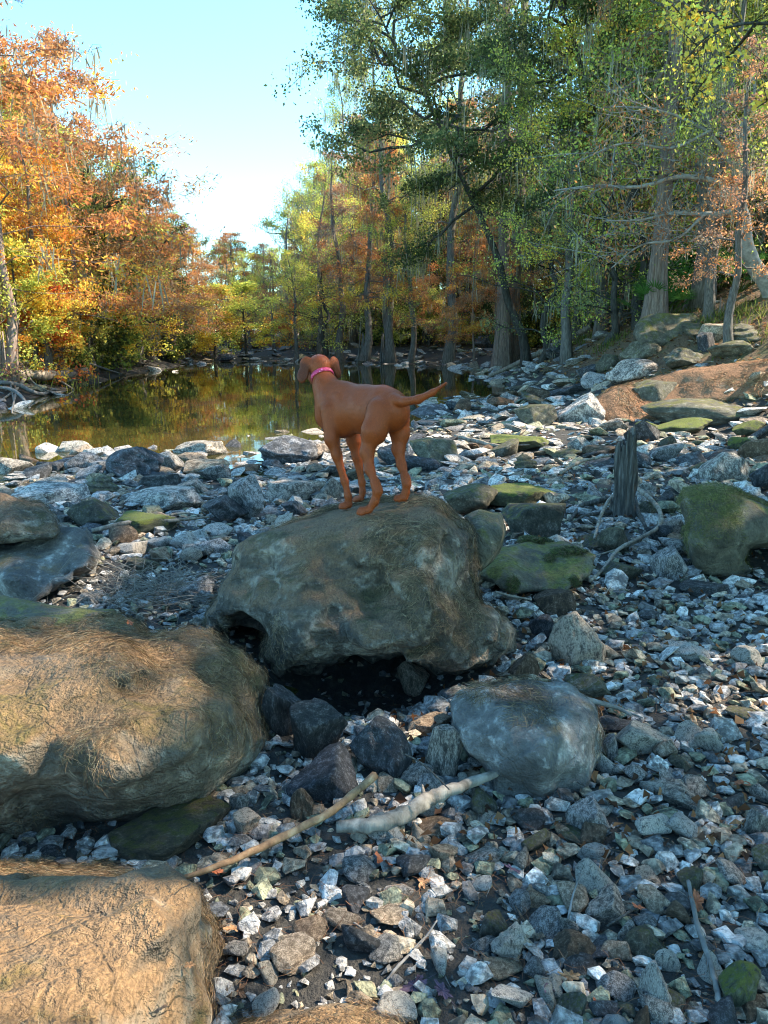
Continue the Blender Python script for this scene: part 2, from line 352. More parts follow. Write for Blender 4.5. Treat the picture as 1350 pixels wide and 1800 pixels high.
def boulder(name, label, poly, ctrl, back, mat, h=.018, k=.12, amp=.05, ns=2.2, plane=None, cuts=(), seed=0, zmin=-.12, cat='boulder', fine=.012, ridge=0.0, group=None, anchor=None):
    if anchor:                                       # stand it on the ground under this pixel
        q = ground_at(anchor[0], anchor[1])[1]/anchor[2]; ctrl = [(a, b, c*q) for a, b, c in ctrl]; back = back*q; h = h*q
    f = tps(ctrl); poly = np.array(poly, float)
    cl = np.array(ctrl, float); y0 = cl[:, 2].min()-.2; y1 = back+.1
    cor = np.array([P(u, v, yy) for u, v in [(poly[:, 0].min(), poly[:, 1].min()), (poly[:, 0].max(), poly[:, 1].max()), (poly[:, 0].min(), poly[:, 1].max()), (poly[:, 0].max(), poly[:, 1].min())] for yy in (y0, y1)])
    lo = cor.min(0)-.06; hi = cor.max(0)+.06; lo[2] = max(lo[2], zmin-.05)
    n = np.ceil((hi-lo)/h).astype(int)
    G = np.stack(np.meshgrid(*[lo[i]+h*np.arange(n[i]) for i in range(3)], indexing='ij'), -1)
    u, v, dep = project(G)
    s = dep/1350
    D = poly_sd(poly, u, v)*s
    D = smax(D, (f(u, v)-G[..., 1])*.8, k); D = smax(D, G[..., 1]-back-.1*vnoise(G*2, seed), k*1.3)
    if plane: D = smax(D, (G[..., 2]-(plane[0]+plane[1]*G[..., 0]+plane[2]*G[..., 1]))*.97, .05)
    for (pc, ya, yb) in cuts:
        cu = poly_sd(pc, u, v)*s; cu = smax(cu, ya-G[..., 1], .04); cu = smax(cu, G[..., 1]-yb, .08); D = smax(D, -cu, .05)
    near = np.abs(D) < .25; q = G[near]
    dis = amp*fbm(q, ns, 4, seed)+fine*fbm(q, 11, 3, seed+7)+amp*.5*(np.abs(fbm(q, ns*2.1, 3, seed+9))*2-.4)
    if ridge: dis = dis+ridge*(1-2*np.abs(fbm(q*np.array([1, 1, 2.2]), 3.0, 3, seed+3)))
    if plane:                                        # keep the trodden top even
        t = np.clip(np.abs(q[:, 2]-(plane[0]+plane[1]*q[:, 0]+plane[2]*q[:, 1]))/.12, 0.12, 1); dis = dis*t
    D[near] += dis
    D = np.maximum(D, zmin-G[..., 2])
    D[0] = D[-1] = 1; D[:, 0] = D[:, -1] = 1; D[:, :, 0] = D[:, :, -1] = 1
    V, Q = nets(D, lo, h)
    c = V.mean(0); c[2] = 0; me = mesh_np(name, V-c, Q, mat); o = link(me, name, loc=c); tag(o, label, cat, group)
    HERO.append((V[:, 0].min(), V[:, 0].max(), V[:, 1].min(), V[:, 1].max()))
    HEROV.append((V[::7], o)); return o
HEROV = []
M_brown = rock_mat('brown boulder', (.028, .025, .021), (.095, .082, .068), (.30, .27, .23), 1.3, moss=(.062, .055, .022), moss_amt=.6, straw=(.165, .11, .068), straw_amt=.66, lichen=.5, gain=1.05, bump=1.3)
M_gold = rock_mat('straw boulder', (.045, .038, .03), (.125, .105, .08), (.32, .28, .22), 1.1, moss=(.115, .09, .028), moss_amt=.55, straw=(.19, .125, .068), straw_amt=.68, lichen=.3, bump=1.2, gain=1.05)
M_shade = rock_mat('grey boulder', (.03, .032, .035), (.10, .10, .10), (.30, .31, .31), 1.6, moss=(.06, .06, .02), moss_amt=.30, straw=(.14, .1, .05), straw_amt=.34, lichen=.3)
M_moss = rock_mat('mossy rock', (.03, .03, .024), (.09, .085, .065), (.26, .25, .2), 1.6, moss=(.10, .105, .022), moss_amt=.8, straw=(.16, .11, .055), straw_amt=.4, lichen=.15)
M_green = rock_mat('green mossy rock', (.02, .025, .015), (.06, .07, .04), (.2, .22, .16), 1.6, moss=(.12, .15, .025), moss_amt=1.0, lichen=.1)
B1 = boulder('boulder', 'great brown overhanging boulder that the red dog stands on',
  [(400, 975), (412, 955), (450, 935), (500, 915), (560, 894), (600, 884), (650, 878), (720, 874), (765, 880), (795, 903), (828, 930), (838, 970), (838, 1020), (850, 1055), (880, 1080), (906, 1112), (905, 1145),
   (880, 1165), (850, 1190), (800, 1204), (762, 1196), (725, 1168), (690, 1156), (620, 1163), (560, 1185), (500, 1192), (474, 1182), (466, 1125), (450, 1092), (420, 1086), (372, 1107), (363, 1085), (385, 1040), (402, 1010)],
  [(480, 1175, 3.02), (620, 1150, 3.02), (800, 1190, 3.1), (890, 1140, 3.28), (840, 1080, 3.2), (650, 1100, 3.02), (560, 1040, 3.28), (560, 1085, 3.06), (480, 1100, 3.1), (660, 1040, 3.3), (740, 1050, 3.1), (700, 990, 3.28), (600, 960, 3.42),
   (500, 960, 3.5), (430, 1000, 3.5), (390, 1070, 3.45), (650, 925, 3.48), (750, 925, 3.42), (820, 1000, 3.42), (825, 950, 3.55), (560, 912, 3.68), (640, 893, 3.75), (720, 890, 3.68)],
  4.4, M_brown, h=.015, k=.07, amp=.085, plane=(.735+.2*.107+.1*3.62, .2, -.10), seed=11, fine=.034, ridge=.05)
B2 = boulder('boulder', 'sunlit tan boulder matted with dry needles, at the left edge of the frame',
  [(-160, 1085), (0, 1080), (60, 1084), (130, 1090), (230, 1084), (300, 1095), (370, 1108), (420, 1140), (455, 1180), (467, 1225), (455, 1275), (425, 1325), (402, 1380), (370, 1412), (310, 1432), (240, 1455), (150, 1467), (60, 1482), (0, 1492), (-160, 1500)],
  [(200, 1092, 2.95), (20, 1090, 2.9), (100, 1130, 2.66), (205, 1145, 2.48), (330, 1150, 2.72), (200, 1220, 2.3), (60, 1230, 2.25), (100, 1310, 2.02), (-60, 1300, 2.0), (200, 1335, 2.0), (150, 1375, 2.05), (30, 1360, 2.02), (150, 1440, 2.15), (60, 1475, 2.2),
   (400, 1200, 2.62), (450, 1240, 2.68), (340, 1290, 2.2), (385, 1380, 2.32), (300, 1380, 2.14), (290, 1240, 2.3)],
  3.25, M_gold, h=.015, k=.07, amp=.085, seed=23, fine=.02, ridge=.04)
B3 = boulder('boulder', 'tan needle covered boulder filling the lower left corner',
  [(-220, 1512), (0, 1520), (100, 1514), (200, 1520), (290, 1526), (340, 1570), (378, 1630), (386, 1680), (372, 1740), (352, 1800), (335, 1950), (-220, 1950)],
  [(0, 1532, 1.62), (200, 1535, 1.62), (150, 1650, 1.32), (150, 1790, 1.08), (0, 1700, 1.2), (350, 1650, 1.5), (370, 1730, 1.42), (300, 1620, 1.42), (340, 1800, 1.3), (100, 1920, .95), (300, 1920, 1.12)],
  2.0, M_gold, h=.012, k=.08, amp=.06, seed=31, fine=.018, ridge=.025)
B4 = boulder('boulder', 'rounded grey boulder in shade right of the driftwood log',
  [(793, 1235), (812, 1214), (860, 1205), (950, 1199), (1010, 1209), (1048, 1240), (1057, 1290), (1050, 1350), (1030, 1395), (960, 1412), (900, 1417), (868, 1405), (862, 1370), (830, 1335), (800, 1290)],
  [(900, 1412, 2.36), (930, 1330, 2.3), (980, 1390, 2.36), (900, 1250, 2.5), (1000, 1250, 2.55), (930, 1212, 2.72), (1045, 1300, 2.5), (820, 1250, 2.55), (860, 1320, 2.42)],
  2.95, M_shade, h=.012, k=.05, amp=.04, seed=41, ns=3, fine=.016, ridge=.015)
B5 = boulder('boulder', 'dark shelf rock with a hollow, under the brown cap rock at left',
  [(-120, 955), (0, 950), (60, 938), (95, 905), (150, 930), (182, 975), (165, 1010), (120, 1037), (60, 1062), (0, 1068), (-120, 1075)],
  [(0, 1060, 4.3), (60, 1040, 4.25), (20, 1010, 4.15), (140, 1000, 4.3), (100, 960, 4.6), (20, 960, 4.7), (160, 960, 4.5)], 5.1, M_shade, h=.025, k=.06, amp=.08, seed=51, fine=.025, ridge=.04)
B6 = boulder('boulder', 'brown straw covered cap rock above the dark hollow at left',
  [(-120, 862), (0, 867), (75, 880), (100, 905), (112, 935), (100, 948), (60, 950), (0, 956), (-120, 960)],
  [(0, 872, 4.8), (60, 885, 4.75), (20, 930, 4.4), (90, 940, 4.5), (-60, 930, 4.4), (20, 955, 4.5)], 5.2, M_brown, h=.022, k=.05, amp=.05, seed=53, fine=.02)
B7 = boulder('boulder', 'tall mossy boulder with a pinched waist at the right edge',
  [(1196, 880), (1206, 861), (1240, 849), (1290, 860), (1350, 890), (1430, 895), (1430, 960), (1350, 957), (1318, 962), (1308, 985), (1325, 1010), (1318, 1026), (1250, 1020), (1214, 1010), (1206, 950), (1210, 915)],
  [(1260, 1020, 4.75), (1230, 940, 4.65), (1290, 940, 4.6), (1240, 860, 4.95), (1380, 920, 4.8), (1300, 1005, 4.8), (1300, 880, 4.85)], 5.5, M_moss, h=.02, k=.09, amp=.05, seed=61)
B8 = boulder('boulder', 'low mossy mound of rock right of the dog boulder',
  [(838, 1012), (868, 966), (920, 948), (1000, 950), (1050, 975), (1040, 1012), (990, 1045), (900, 1048)],
  [(930, 1042, 4.3), (900, 1000, 4.4), (1000, 1000, 4.45), (940, 960, 4.8), (1035, 985, 4.6), (860, 1010, 4.4)], 5.1, M_moss, h=.02, k=.07, amp=.05, seed=71)
B9 = boulder('boulder', 'lumpy green tinged rock leaning against the back of the dog boulder',
  [(815, 905), (850, 895), (884, 900), (888, 940), (870, 985), (845, 1005), (825, 960)],
  [(850, 990, 3.95), (840, 930, 4.0), (870, 920, 4.05), (850, 900, 4.2)], 4.5, M_moss, h=.02, k=.05, amp=.04, seed=73)
B10 = boulder('boulder', 'big pitted grey boulder at the foot of the cypress on the right bank',
  [(1118, 590), (1125, 562), (1160, 551), (1210, 552), (1236, 575), (1232, 600), (1180, 614), (1130, 610)],
  [(1170, 610, 18), (1150, 580, 18.1), (1210, 585, 18.1), (1180, 556, 18.6)], 19.5, M_moss, h=.07, k=.2, amp=.16, ns=1.2, seed=77, zmin=-.1, fine=.05, anchor=(1170, 612, 18))
def gy(px, py, d=0): return ground_at(px, py)[1]+d
B11 = boulder('boulder', 'long sunlit slab under orange needles on the right bank',
  [(1030, 712), (1075, 684), (1150, 664), (1230, 646), (1300, 637), (1400, 633), (1450, 640), (1450, 700), (1350, 694), (1280, 706), (1200, 725), (1150, 745), (1060, 752)],
  [(1060, 742, gy(1060, 745, -.05)), (1150, 735, gy(1150, 740, -.1)), (1250, 700, gy(1250, 712, -.1)), (1350, 690, gy(1350, 698, -.1)), (1150, 680, gy(1150, 740, .75)), (1250, 668, gy(1250, 712, .35)), (1350, 655, gy(1350, 698, .4)), (1090, 695, gy(1090, 745, .5)), (1300, 642, gy(1300, 705, .9))], gy(1200, 720, 2.2),
  rock_mat('needle slab', (.06, .05, .04), (.15, .12, .09), (.32, .28, .22), .8, moss=(.12, .13, .03), moss_amt=.1, straw=(.20, .11, .062), straw_amt=.8, lichen=.1), h=.045, k=.14, amp=.05, ns=1.4, seed=79, zmin=-.2)

# dry fibre mats that grow over the boulders
M_fib = simple_mat('dry fibre', [(.7,)*3, (1,)*3], 30, .9, 0, .01, attr='tint')
def fibres(o, n, cols, seed, L=(.018, .055), wd=.0008, up=.05, mask=2.6, thr=.0):
    rng = np.random.default_rng(seed); me = o.data; nv = len(me.vertices)
    co = np.empty(nv*3, np.float32); me.vertices.foreach_get('co', co); co = co.reshape(-1, 3)
    nr = np.empty(nv*3, np.float32); me.vertices.foreach_get('normal', nr); nr = nr.reshape(-1, 3)
    w_ = np.clip(nr[:, 2]+.35, 0, 1)*(fbm(co, mask, 4, seed) > thr)*(nr[:, 1] < .6); w_ = w_/w_.sum()
    ix = rng.choice(nv, n, p=w_); p = co[ix]+rng.normal(0, .008, (n, 3)); N = nr[ix]
    flow = np.stack([fbm(p, 3.5, 2, seed+5), fbm(p, 3.5, 2, seed+6), np.zeros(n)], 1)*1.1+rng.normal(0, .8, (n, 3))
    flow[:, 2] -= .5
    T = flow-(flow*N).sum(1)[:, None]*N; T /= np.linalg.norm(T, axis=1)[:, None]+1e-6
    S = np.cross(T, N); ln = rng.uniform(L[0], L[1], n)[:, None]; cur = rng.normal(0, .45, n)[:, None]
    pts = []
    for t in (0, .33, .66, 1):
        pts.append(p+T*ln*t+S*cur*ln*t*t+N*(.004+ln*up*4*t*(1-t)+rng.random((n, 1))*.004))
    wv = (S*.6+N*.5)*wd; V = []
    for i, q in enumerate(pts):
        k = [1, 1, .8, .3][i]; V += [q-wv*k, q+wv*k]
    V = np.stack(V, 1).reshape(-1, 3); b_ = np.arange(n)[:, None]*8
    Q = np.concatenate([b_+np.array([[2*i, 2*i+1, 2*i+3, 2*i+2]]) for i in range(3)])
    cols = np.array(cols); c = cols[rng.integers(0, len(cols), n)]*rng.uniform(.5, 1.3, (n, 1)); c = np.repeat(np.c_[c, np.ones(n)], 8, 0)
    f = link(mesh_np('dry_fibre_mat', V, Q, M_fib, True, {'tint': c}), 'dry_fibre_mat', o); f['kind'] = 'stuff'
BR = [(.22, .14, .075), (.10, .065, .035), (.34, .24, .14), (.07, .06, .03), (.20, .15, .08), (.05, .04, .025)]
GO = [(.32, .19, .095), (.20, .11, .05), (.42, .29, .16), (.14, .11, .045), (.26, .14, .06), (.07, .05, .03)]
fibres(B1, 34000, BR, 1); fibres(B2, 34000, GO, 2, L=(.015, .045), wd=.0007); fibres(B3, 34000, GO, 3, L=(.012, .038), wd=.0005); fibres(B4, 4000, BR, 4, L=(.02, .05), thr=.1)
fibres(B6, 3000, BR, 6); fibres(B7, 16000, [(.14, .14, .035), (.09, .09, .025), (.2, .16, .07)], 7, L=(.008, .03), wd=.0016, up=.35); fibres(B8, 16000, [(.10, .12, .03), (.06, .07, .02), (.15, .11, .06)], 8, L=(.008, .03), wd=.0016, up=.35)
fibres(B11, 5000, [(.35, .17, .08), (.28, .12, .05), (.4, .28, .15)], 9, L=(.08, .2), wd=.004)

# ---------------------------------------------------------------- the dog
def rcone(G, a, b, r1, r2):                          # capsule whose radius goes from r1 to r2
    ab = b-a; t = np.clip(((G-a)@ab)/(ab@ab), 0, 1)
    return np.linalg.norm(G-a-t[..., None]*ab, axis=-1)-(r1+(r2-r1)*t)
def dog():
    fx = np.array([-.62, .785, 0]); fx /= np.linalg.norm(fx); lx = np.array([fx[1], -fx[0], 0]); uz = np.array([0, 0, 1.])
    h = .0045; lo = np.array([-.52, 3.42, .60]); hi = np.array([.36, 4.58, 1.56])
    n = np.ceil((hi-lo)/h).astype(int)
    G = np.stack(np.meshgrid(*[lo[i]+h*np.arange(n[i]) for i in range(3)], indexing='ij'), -1).astype(np.float32)
    F = np.full(G.shape[:3], 1.0, np.float32)
    def apply(fn, bb, k):                            # only inside the part's own box
        a = np.maximum(((bb[0]-.05-lo)/h).astype(int), 0); b = np.minimum(((bb[1]+.05-lo)/h).astype(int)+1, n)
        s = tuple(slice(a[i], b[i]) for i in range(3)); F[s] = smin(F[s], fn(G[s]), k)
    def cone(a, b, r1, r2, k=.02):
        a = np.array(a); b = np.array(b); m = max(r1, r2)
        apply(lambda g: rcone(g, a, b, r1, r2), (np.minimum(a, b)-m, np.maximum(a, b)+m), k)
    def ell(c, ax, rad, k=.02):                      # ellipsoid with axes ax (rows) and radii rad
        c = np.array(c); ax = np.array(ax); rad = np.array(rad); m = max(rad)
        def fn(g):
            q = (g-c)@ax.T; k0 = np.linalg.norm(q/rad, axis=-1); k1 = np.linalg.norm(q/(rad*rad), axis=-1); return k0*(k0-1)/(k1+1e-6)
        apply(fn, (c-m, c+m), k)
    up = lambda v: np.array([0, 0, v])
    chest = P(598, 722, 4.06); rump = P(683, 722, 3.80); mid = P(640, 724, 3.93); with_ = P(602, 697, 4.1)
    A3 = [fx, lx, uz]
    tl = fx*1.0+up(-.04); tl /= np.linalg.norm(tl)
    ell(chest+up(-.012), A3, (.145, .088, .132), .03)
    ell(mid+up(.002), A3, (.20, .088, .118), .05)
    ell(rump+up(.005), A3, (.13, .086, .108), .05)
    ell(with_+up(.012), A3, (.10, .05, .06), .05)
    cone(with_+up(.02), P(672, 697, 3.85), .045, .05, .05)      # back line
    # neck and head
    nb = P(588, 705, 4.12); nm = P(573, 680, 4.18); hd = P(562, 647, 4.25)
    cone(nb, nm, .088, .062, .05); cone(nm, hd, .058, .052, .03)
    cone(P(578, 730, 4.16), nm, .075, .05, .05)
    hf = np.array([-.32, .93, -.18]); hf /= np.linalg.norm(hf); hl = np.cross(hf, uz); hl /= np.linalg.norm(hl); hu = np.cross(hl, hf); HA = [hf, hl, hu]
    ell(hd+hf*.01+hu*.012, HA, (.085, .064, .062), .025)
    cone(hd+hf*.07-hu*.01, hd+hf*.16-hu*.028, .040, .030, .03)   # muzzle
    cone(hd+hf*.06-hu*.045, hd+hf*.145-hu*.055, .026, .02, .02)  # jaw
    # tail
    tp = [P(694, 703, 3.72), P(712, 706, 3.66), P(735, 702, 3.62), P(760, 690, 3.60), P(784, 673, 3.58)]; tr = [.030, .021, .018, .0135, .005]
    for i in range(4): cone(tp[i], tp[i+1], tr[i], tr[i+1], .015)
    # front legs: shoulder, elbow, wrist, pastern, paw
    def leg(pts, rad, k=.02):
        pts = [np.array(p) for p in pts]
        for i in range(len(pts)-1): cone(pts[i], pts[i+1], rad[i], rad[i+1], k)
    def paw(toe, heel, s=1.0):
        d = toe-heel; d[2] = 0; d /= np.linalg.norm(d); sd_ = np.array([d[1], -d[0], 0])
        ell((toe+heel)/2+up(.004), [d, sd_, uz], (.034*s, .024*s, .018*s), .012)
        for q in (-1.5, -.5, .5, 1.5):
            b = toe+sd_*q*.0115*s+up(-.002)-d*abs(q)*.004; cone(b-d*.014, b+d*.010, .0098*s, .0088*s, .0015)
    pdir = np.array([-.55, .75, 0])*.03
    leg([P(582, 722, 4.02), P(583, 772, 3.98), P(592, 800, 3.97), P(606, 846, 3.95), P(612, 872, 3.935), P(613, 885, 3.935)], [.056, .036, .026, .0165, .0155, .017])
    ph = P(614, 889, 3.93); paw(ph+np.array([-.04, .0, -.004]), ph)
    leg([P(612, 730, 4.14), P(622, 775, 4.13), P(628, 803, 4.12), P(636, 848, 4.10), P(637, 864, 4.09), P(635, 876, 4.08)], [.056, .036, .026, .0165, .015, .016])
    ph = P(635, 878, 4.08); paw(ph+np.array([-.03, .03, -.006]), ph)
    # hind legs: hip, thigh, stifle, shank, hock, metatarsus, paw
    leg([P(668, 722, 3.74), P(655, 758, 3.71), P(645, 795, 3.70), P(650, 826, 3.665), P(660, 850, 3.63), P(664, 863, 3.615), P(659, 881, 3.615), P(650, 894, 3.615)], [.064, .052, .031, .021, .0185, .0195, .0165, .0175], .025)
    ell(P(663, 745, 3.74), [fx, lx, uz], (.070, .042, .095), .03)
    ph = P(648, 898, 3.61); paw(ph+np.array([-.042, .012, -.008]), ph, 1.05)
    leg([P(700, 728, 3.84), P(703, 762, 3.83), P(700, 790, 3.81), P(706, 818, 3.78), P(713, 841, 3.745), P(715, 851, 3.735), P(713, 866, 3.735), P(711, 875, 3.735)], [.058, .046, .029, .020, .0185, .0185, .0165, .017], .022)
    ph = P(710, 876, 3.73); paw(ph+np.array([-.034, .014, -.004]), ph, 1.0)
    # ears hang from the skull
    for s, pts in ((-1, [P(544, 632, 4.24), P(531, 648, 4.215), P(534, 670, 4.22)]), (1, [P(582, 632, 4.25), P(594, 646, 4.25), P(591, 660, 4.26)])):
        thin = hl*.55*s-hf*.75; thin = thin/np.linalg.norm(thin); dz = pts[2]-pts[0]; dz /= np.linalg.norm(dz); thin = thin-(thin@dz)*dz; thin /= np.linalg.norm(thin)
        wd_ = np.cross(thin, dz)
        ell((pts[0]+pts[1])/2, [thin, wd_, dz], (.012, .036, .042), .014)
        ell(pts[1]*.55+pts[2]*.45, [thin, wd_, dz], (.010, (.034 if s < 0 else .030), (.050 if s < 0 else .042)), .008)
    # shoulder blade, ribs and loin
    ell(P(592, 722, 4.0), [fx, lx, uz], (.05, .02, .09), .02)
    F += np.float32(.0022)*fbm(G, 14, 2, 4).astype(np.float32)
    V, Q = nets(F, lo, h)
    # light smoothing of grid steps
    from collections import defaultdict
    E = np.concatenate([Q[:, [0, 1]], Q[:, [1, 2]], Q[:, [2, 3]], Q[:, [3, 0]]])
    for it in range(2):
        acc = np.zeros_like(V); cn = np.zeros(len(V)); np.add.at(acc, E[:, 0], V[E[:, 1]]); np.add.at(acc, E[:, 1], V[E[:, 0]]); np.add.at(cn, E[:, 0], 1); np.add.at(cn, E[:, 1], 1)
        V = V*.5+.5*acc/cn[:, None]
    dirt = np.array([0., 0, 0]); base = np.array([.255, .048, .010])
    tn = .5+.5*fbm(V, 9, 3, 2); col = base*(0.86+.28*tn)[:, None]
    earf = np.zeros(len(V))
    for q in (P(531, 655, 4.22), P(593, 653, 4.255)): earf = np.maximum(earf, np.clip((.066-np.linalg.norm(V-q, axis=1))/.02, 0, 1))
    col = col*(1-.6*earf)[:, None]
    m, nn, l, bs = new_mat('dog coat'); b = NB(nn, l); at = b.node('ShaderNodeAttribute', attribute_name='tint')
    tc = b.node('ShaderNodeTexCoord'); mp = b.node('ShaderNodeMapping'); l.new(tc.outputs['Object'], mp.inputs[0]); mp.inputs['Scale'].default_value = (1, 1, .25)
    hair = b.noise(mp.outputs[0], 420, 3, .7); c = b.mix(.5, at.outputs[0], b.ramp(hair, [(.3, .5), (.7, 1.5)]), 'MULTIPLY'); l.new(c, bs.inputs['Base Color'])
    bs.inputs['Roughness'].default_value = .48; bs.inputs['Specular IOR Level'].default_value = .22
    try: bs.inputs['Sheen Weight'].default_value = .04; bs.inputs['Sheen Tint'].default_value = (1, .6, .35, 1); bs.inputs['Sheen Roughness'].default_value = .4
    except Exception: pass
    l.new(b.bump(b.math('ADD', hair, b.math('MULTIPLY', b.noise(tc.outputs['Object'], 18, 3, .5), 2.5)), .35, .0025), bs.inputs['Normal'])
    base_pt = np.array([(V[:, 0].min()+V[:, 0].max())/2-.05, 3.85, .74])
    root = empty('dog', base_pt); tag(root, 'rust red short haired dog standing on the central boulder looking over the river', 'dog')
    body = link(mesh_np('body', V-base_pt, Q, m, True, {'tint': np.c_[col, np.ones(len(V))]}), 'body', root)
    rng = np.random.default_rng(9); me0 = body.data; nrm = np.empty(len(V)*3, np.float32); me0.vertices.foreach_get('normal', nrm); nrm = nrm.reshape(-1, 3); nh_ = 42000
    ix = rng.integers(0, len(V), nh_); p = V[ix]-base_pt+rng.normal(0, .002, (nh_, 3))*.8; N = nrm[ix]; fl = -fx*.8+np.array([0, 0, -.7])+rng.normal(0, .28, (nh_, 3)); T = fl-(fl*N).sum(1)[:, None]*N; T /= np.linalg.norm(T, axis=1)[:, None]+1e-6
    S = np.cross(T, N); L_ = rng.uniform(.006, .012, (nh_, 1)); wv = S*.00055; HVt = np.stack([p-wv, p+wv, p+T*L_*.5+N*.0016+wv*.8, p+T*L_*.5+N*.0016-wv*.8, p+T*L_+N*.0022, p+T*L_+N*.0022], 1)[:, :5].reshape(-1, 3); b_ = np.arange(nh_)[:, None]*5
    hc = col[ix]*rng.uniform(.55, 1.75, (nh_, 1)); ho = link(mesh_np('coat', HVt, [b_+np.array([[0, 1, 2, 3]]), b_+np.array([[3, 2, 4]])], m, True, {'tint': np.repeat(np.c_[hc, np.ones(nh_)], 5, 0)}), 'coat', root); ho['kind'] = 'stuff'
    # collar
    ca = P(577, 670, 4.21) ; ax = hd-nm; ax /= np.linalg.norm(ax); cc = nm*.42+hd*.58
    tilt = ax; a0 = np.cross(tilt, uz); a0 /= np.linalg.norm(a0); b0 = np.cross(tilt, a0)
    rings = []
    for (dr, dz) in ((.0, -.0115), (.003, -.0115), (.0045, 0), (.003, .0115), (.0, .0115)):
        a = np.linspace(0, 2*PI, 49)[:-1]; r = .0595+dr; rings.append(cc+dz*tilt+(np.cos(a)[:, None]*a0*r+np.sin(a)[:, None]*b0*r))
    RV = np.concatenate(rings); i = np.arange(4)[:, None]*48; j = np.arange(48)[None]; RQ = np.stack([i+j, i+(j+1) % 48, i+48+(j+1) % 48, i+48+j], -1).reshape(-1, 4)
    mc, nn, l, bs = new_mat('pink webbing'); b = NB(nn, l); tc = b.node('ShaderNodeTexCoord'); vo = b.node('ShaderNodeTexVoronoi'); l.new(tc.outputs['Object'], vo.inputs['Vector']); vo.inputs['Scale'].default_value = 85
    l.new(b.ramp(vo.outputs[0], [(.16, (.7, .42, .5)), (.3, (.62, .035, .13)), (.8, (.42, .015, .07))]), bs.inputs['Base Color']); bs.inputs['Roughness'].default_value = .6
    col_o = link(mesh_np('collar', RV-base_pt, RQ, mc), 'collar', root); col_o['label'] = 'bright pink patterned collar'
    sb = MB(); a = np.linspace(0, 2*PI, 13)
    for q in (.0, ):
        an = 2.1; cen = cc+(math.cos(an)*a0+math.sin(an)*b0)*.066
        sb.tube(np.stack([cen+.011*np.cos(t)*tilt+.007*np.sin(t)*np.cross(tilt, math.cos(an)*a0+math.sin(an)*b0) for t in a]), .0022, 6)
    ms, _, _, bs = new_mat('steel ring'); bs.inputs['Metallic'].default_value = 1; bs.inputs['Roughness'].default_value = .3; bs.inputs['Base Color'].default_value = (.6, .6, .62, 1)
    me = sb.mesh('ring', ms); me.transform(__import__('mathutils').Matrix.Translation(-Vector(base_pt))); link(me, 'ring', col_o)
    # eyes and nose
    def ball(name, c, r, mat, sq=(1, 1, 1)):
        th = np.linspace(0, PI, 9)[:, None]; ph_ = np.linspace(0, 2*PI, 13)[None, :-1]
        v = np.stack([np.sin(th)*np.cos(ph_)*r*sq[0], np.sin(th)*np.sin(ph_)*r*sq[1], np.cos(th)*np.ones_like(ph_)*r*sq[2]], -1).reshape(-1, 3)+c
        i = np.arange(8)[:, None]*12; j = np.arange(12)[None]; q = np.stack([i+j, i+12+j, i+12+(j+1) % 12, i+(j+1) % 12], -1).reshape(-1, 4)
        link(mesh_np(name, v-base_pt, q, mat), name, root)
    me_, _, _, bs = new_mat('amber eye'); bs.inputs['Base Color'].default_value = (.12, .05, .01, 1); bs.inputs['Roughness'].default_value = .08
    mn, _, _, bs = new_mat('nose leather'); bs.inputs['Base Color'].default_value = (.16, .07, .045, 1); bs.inputs['Roughness'].default_value = .45
    for s in (-1, 1): ball('eye', hd+hf*.068+hl*s*.038+hu*.016, .011, me_)
    ball('nose', hd+hf*.19-hu*.022, .017, mn, (1, .8, .8))
dog()
# ---------------------------------------------------------------- trees
M_bark = {
 'grey': simple_mat('grey bark', [(.05, .045, .04), (.14, .125, .11), (.27, .25, .22)], 9, .9, .9, .04, (3, 3, .35)),
 'dark': simple_mat('dark bark', [(.018, .016, .013), (.05, .045, .038), (.10, .095, .08)], 9, .9, .9, .04, (2, 2, .5)),
 'red':  simple_mat('cypress bark', [(.10, .07, .055), (.25, .18, .145), (.42, .33, .27)], 7, .9, 1, .05, (4, 4, .22))}
M_leaf = leaf_mat('leaves', .5); M_hang = leaf_mat('hanging moss', .35)
PAL = {
 'rust': [(.34, .13, .05), (.42, .19, .07), (.24, .10, .05), (.46, .25, .10), (.30, .17, .09)],
 'orange': [(.60, .24, .04), (.64, .34, .05), (.50, .17, .04), (.66, .42, .08)],
 'gold': [(.66, .44, .06), (.58, .34, .06), (.70, .52, .10), (.5, .42, .08)],
 'ygreen': [(.42, .43, .09), (.55, .50, .11), (.30, .35, .08), (.6, .5, .1), (.22, .29, .07)],
 'green': [(.19, .23, .055), (.28, .31, .07), (.13, .17, .045), (.38, .36, .08)],
 'dark': [(.06, .08, .032), (.09, .115, .042), (.125, .145, .05), (.05, .065, .03)],
 'olive': [(.16, .19, .08), (.22, .23, .10), (.12, .15, .07), (.28, .26, .10)],
 'purple': [(.26, .15, .11), (.33, .17, .10), (.22, .17, .13), (.38, .2, .1)],
 'red': [(.50, .12, .05), (.42, .09, .05), (.56, .22, .07)]}
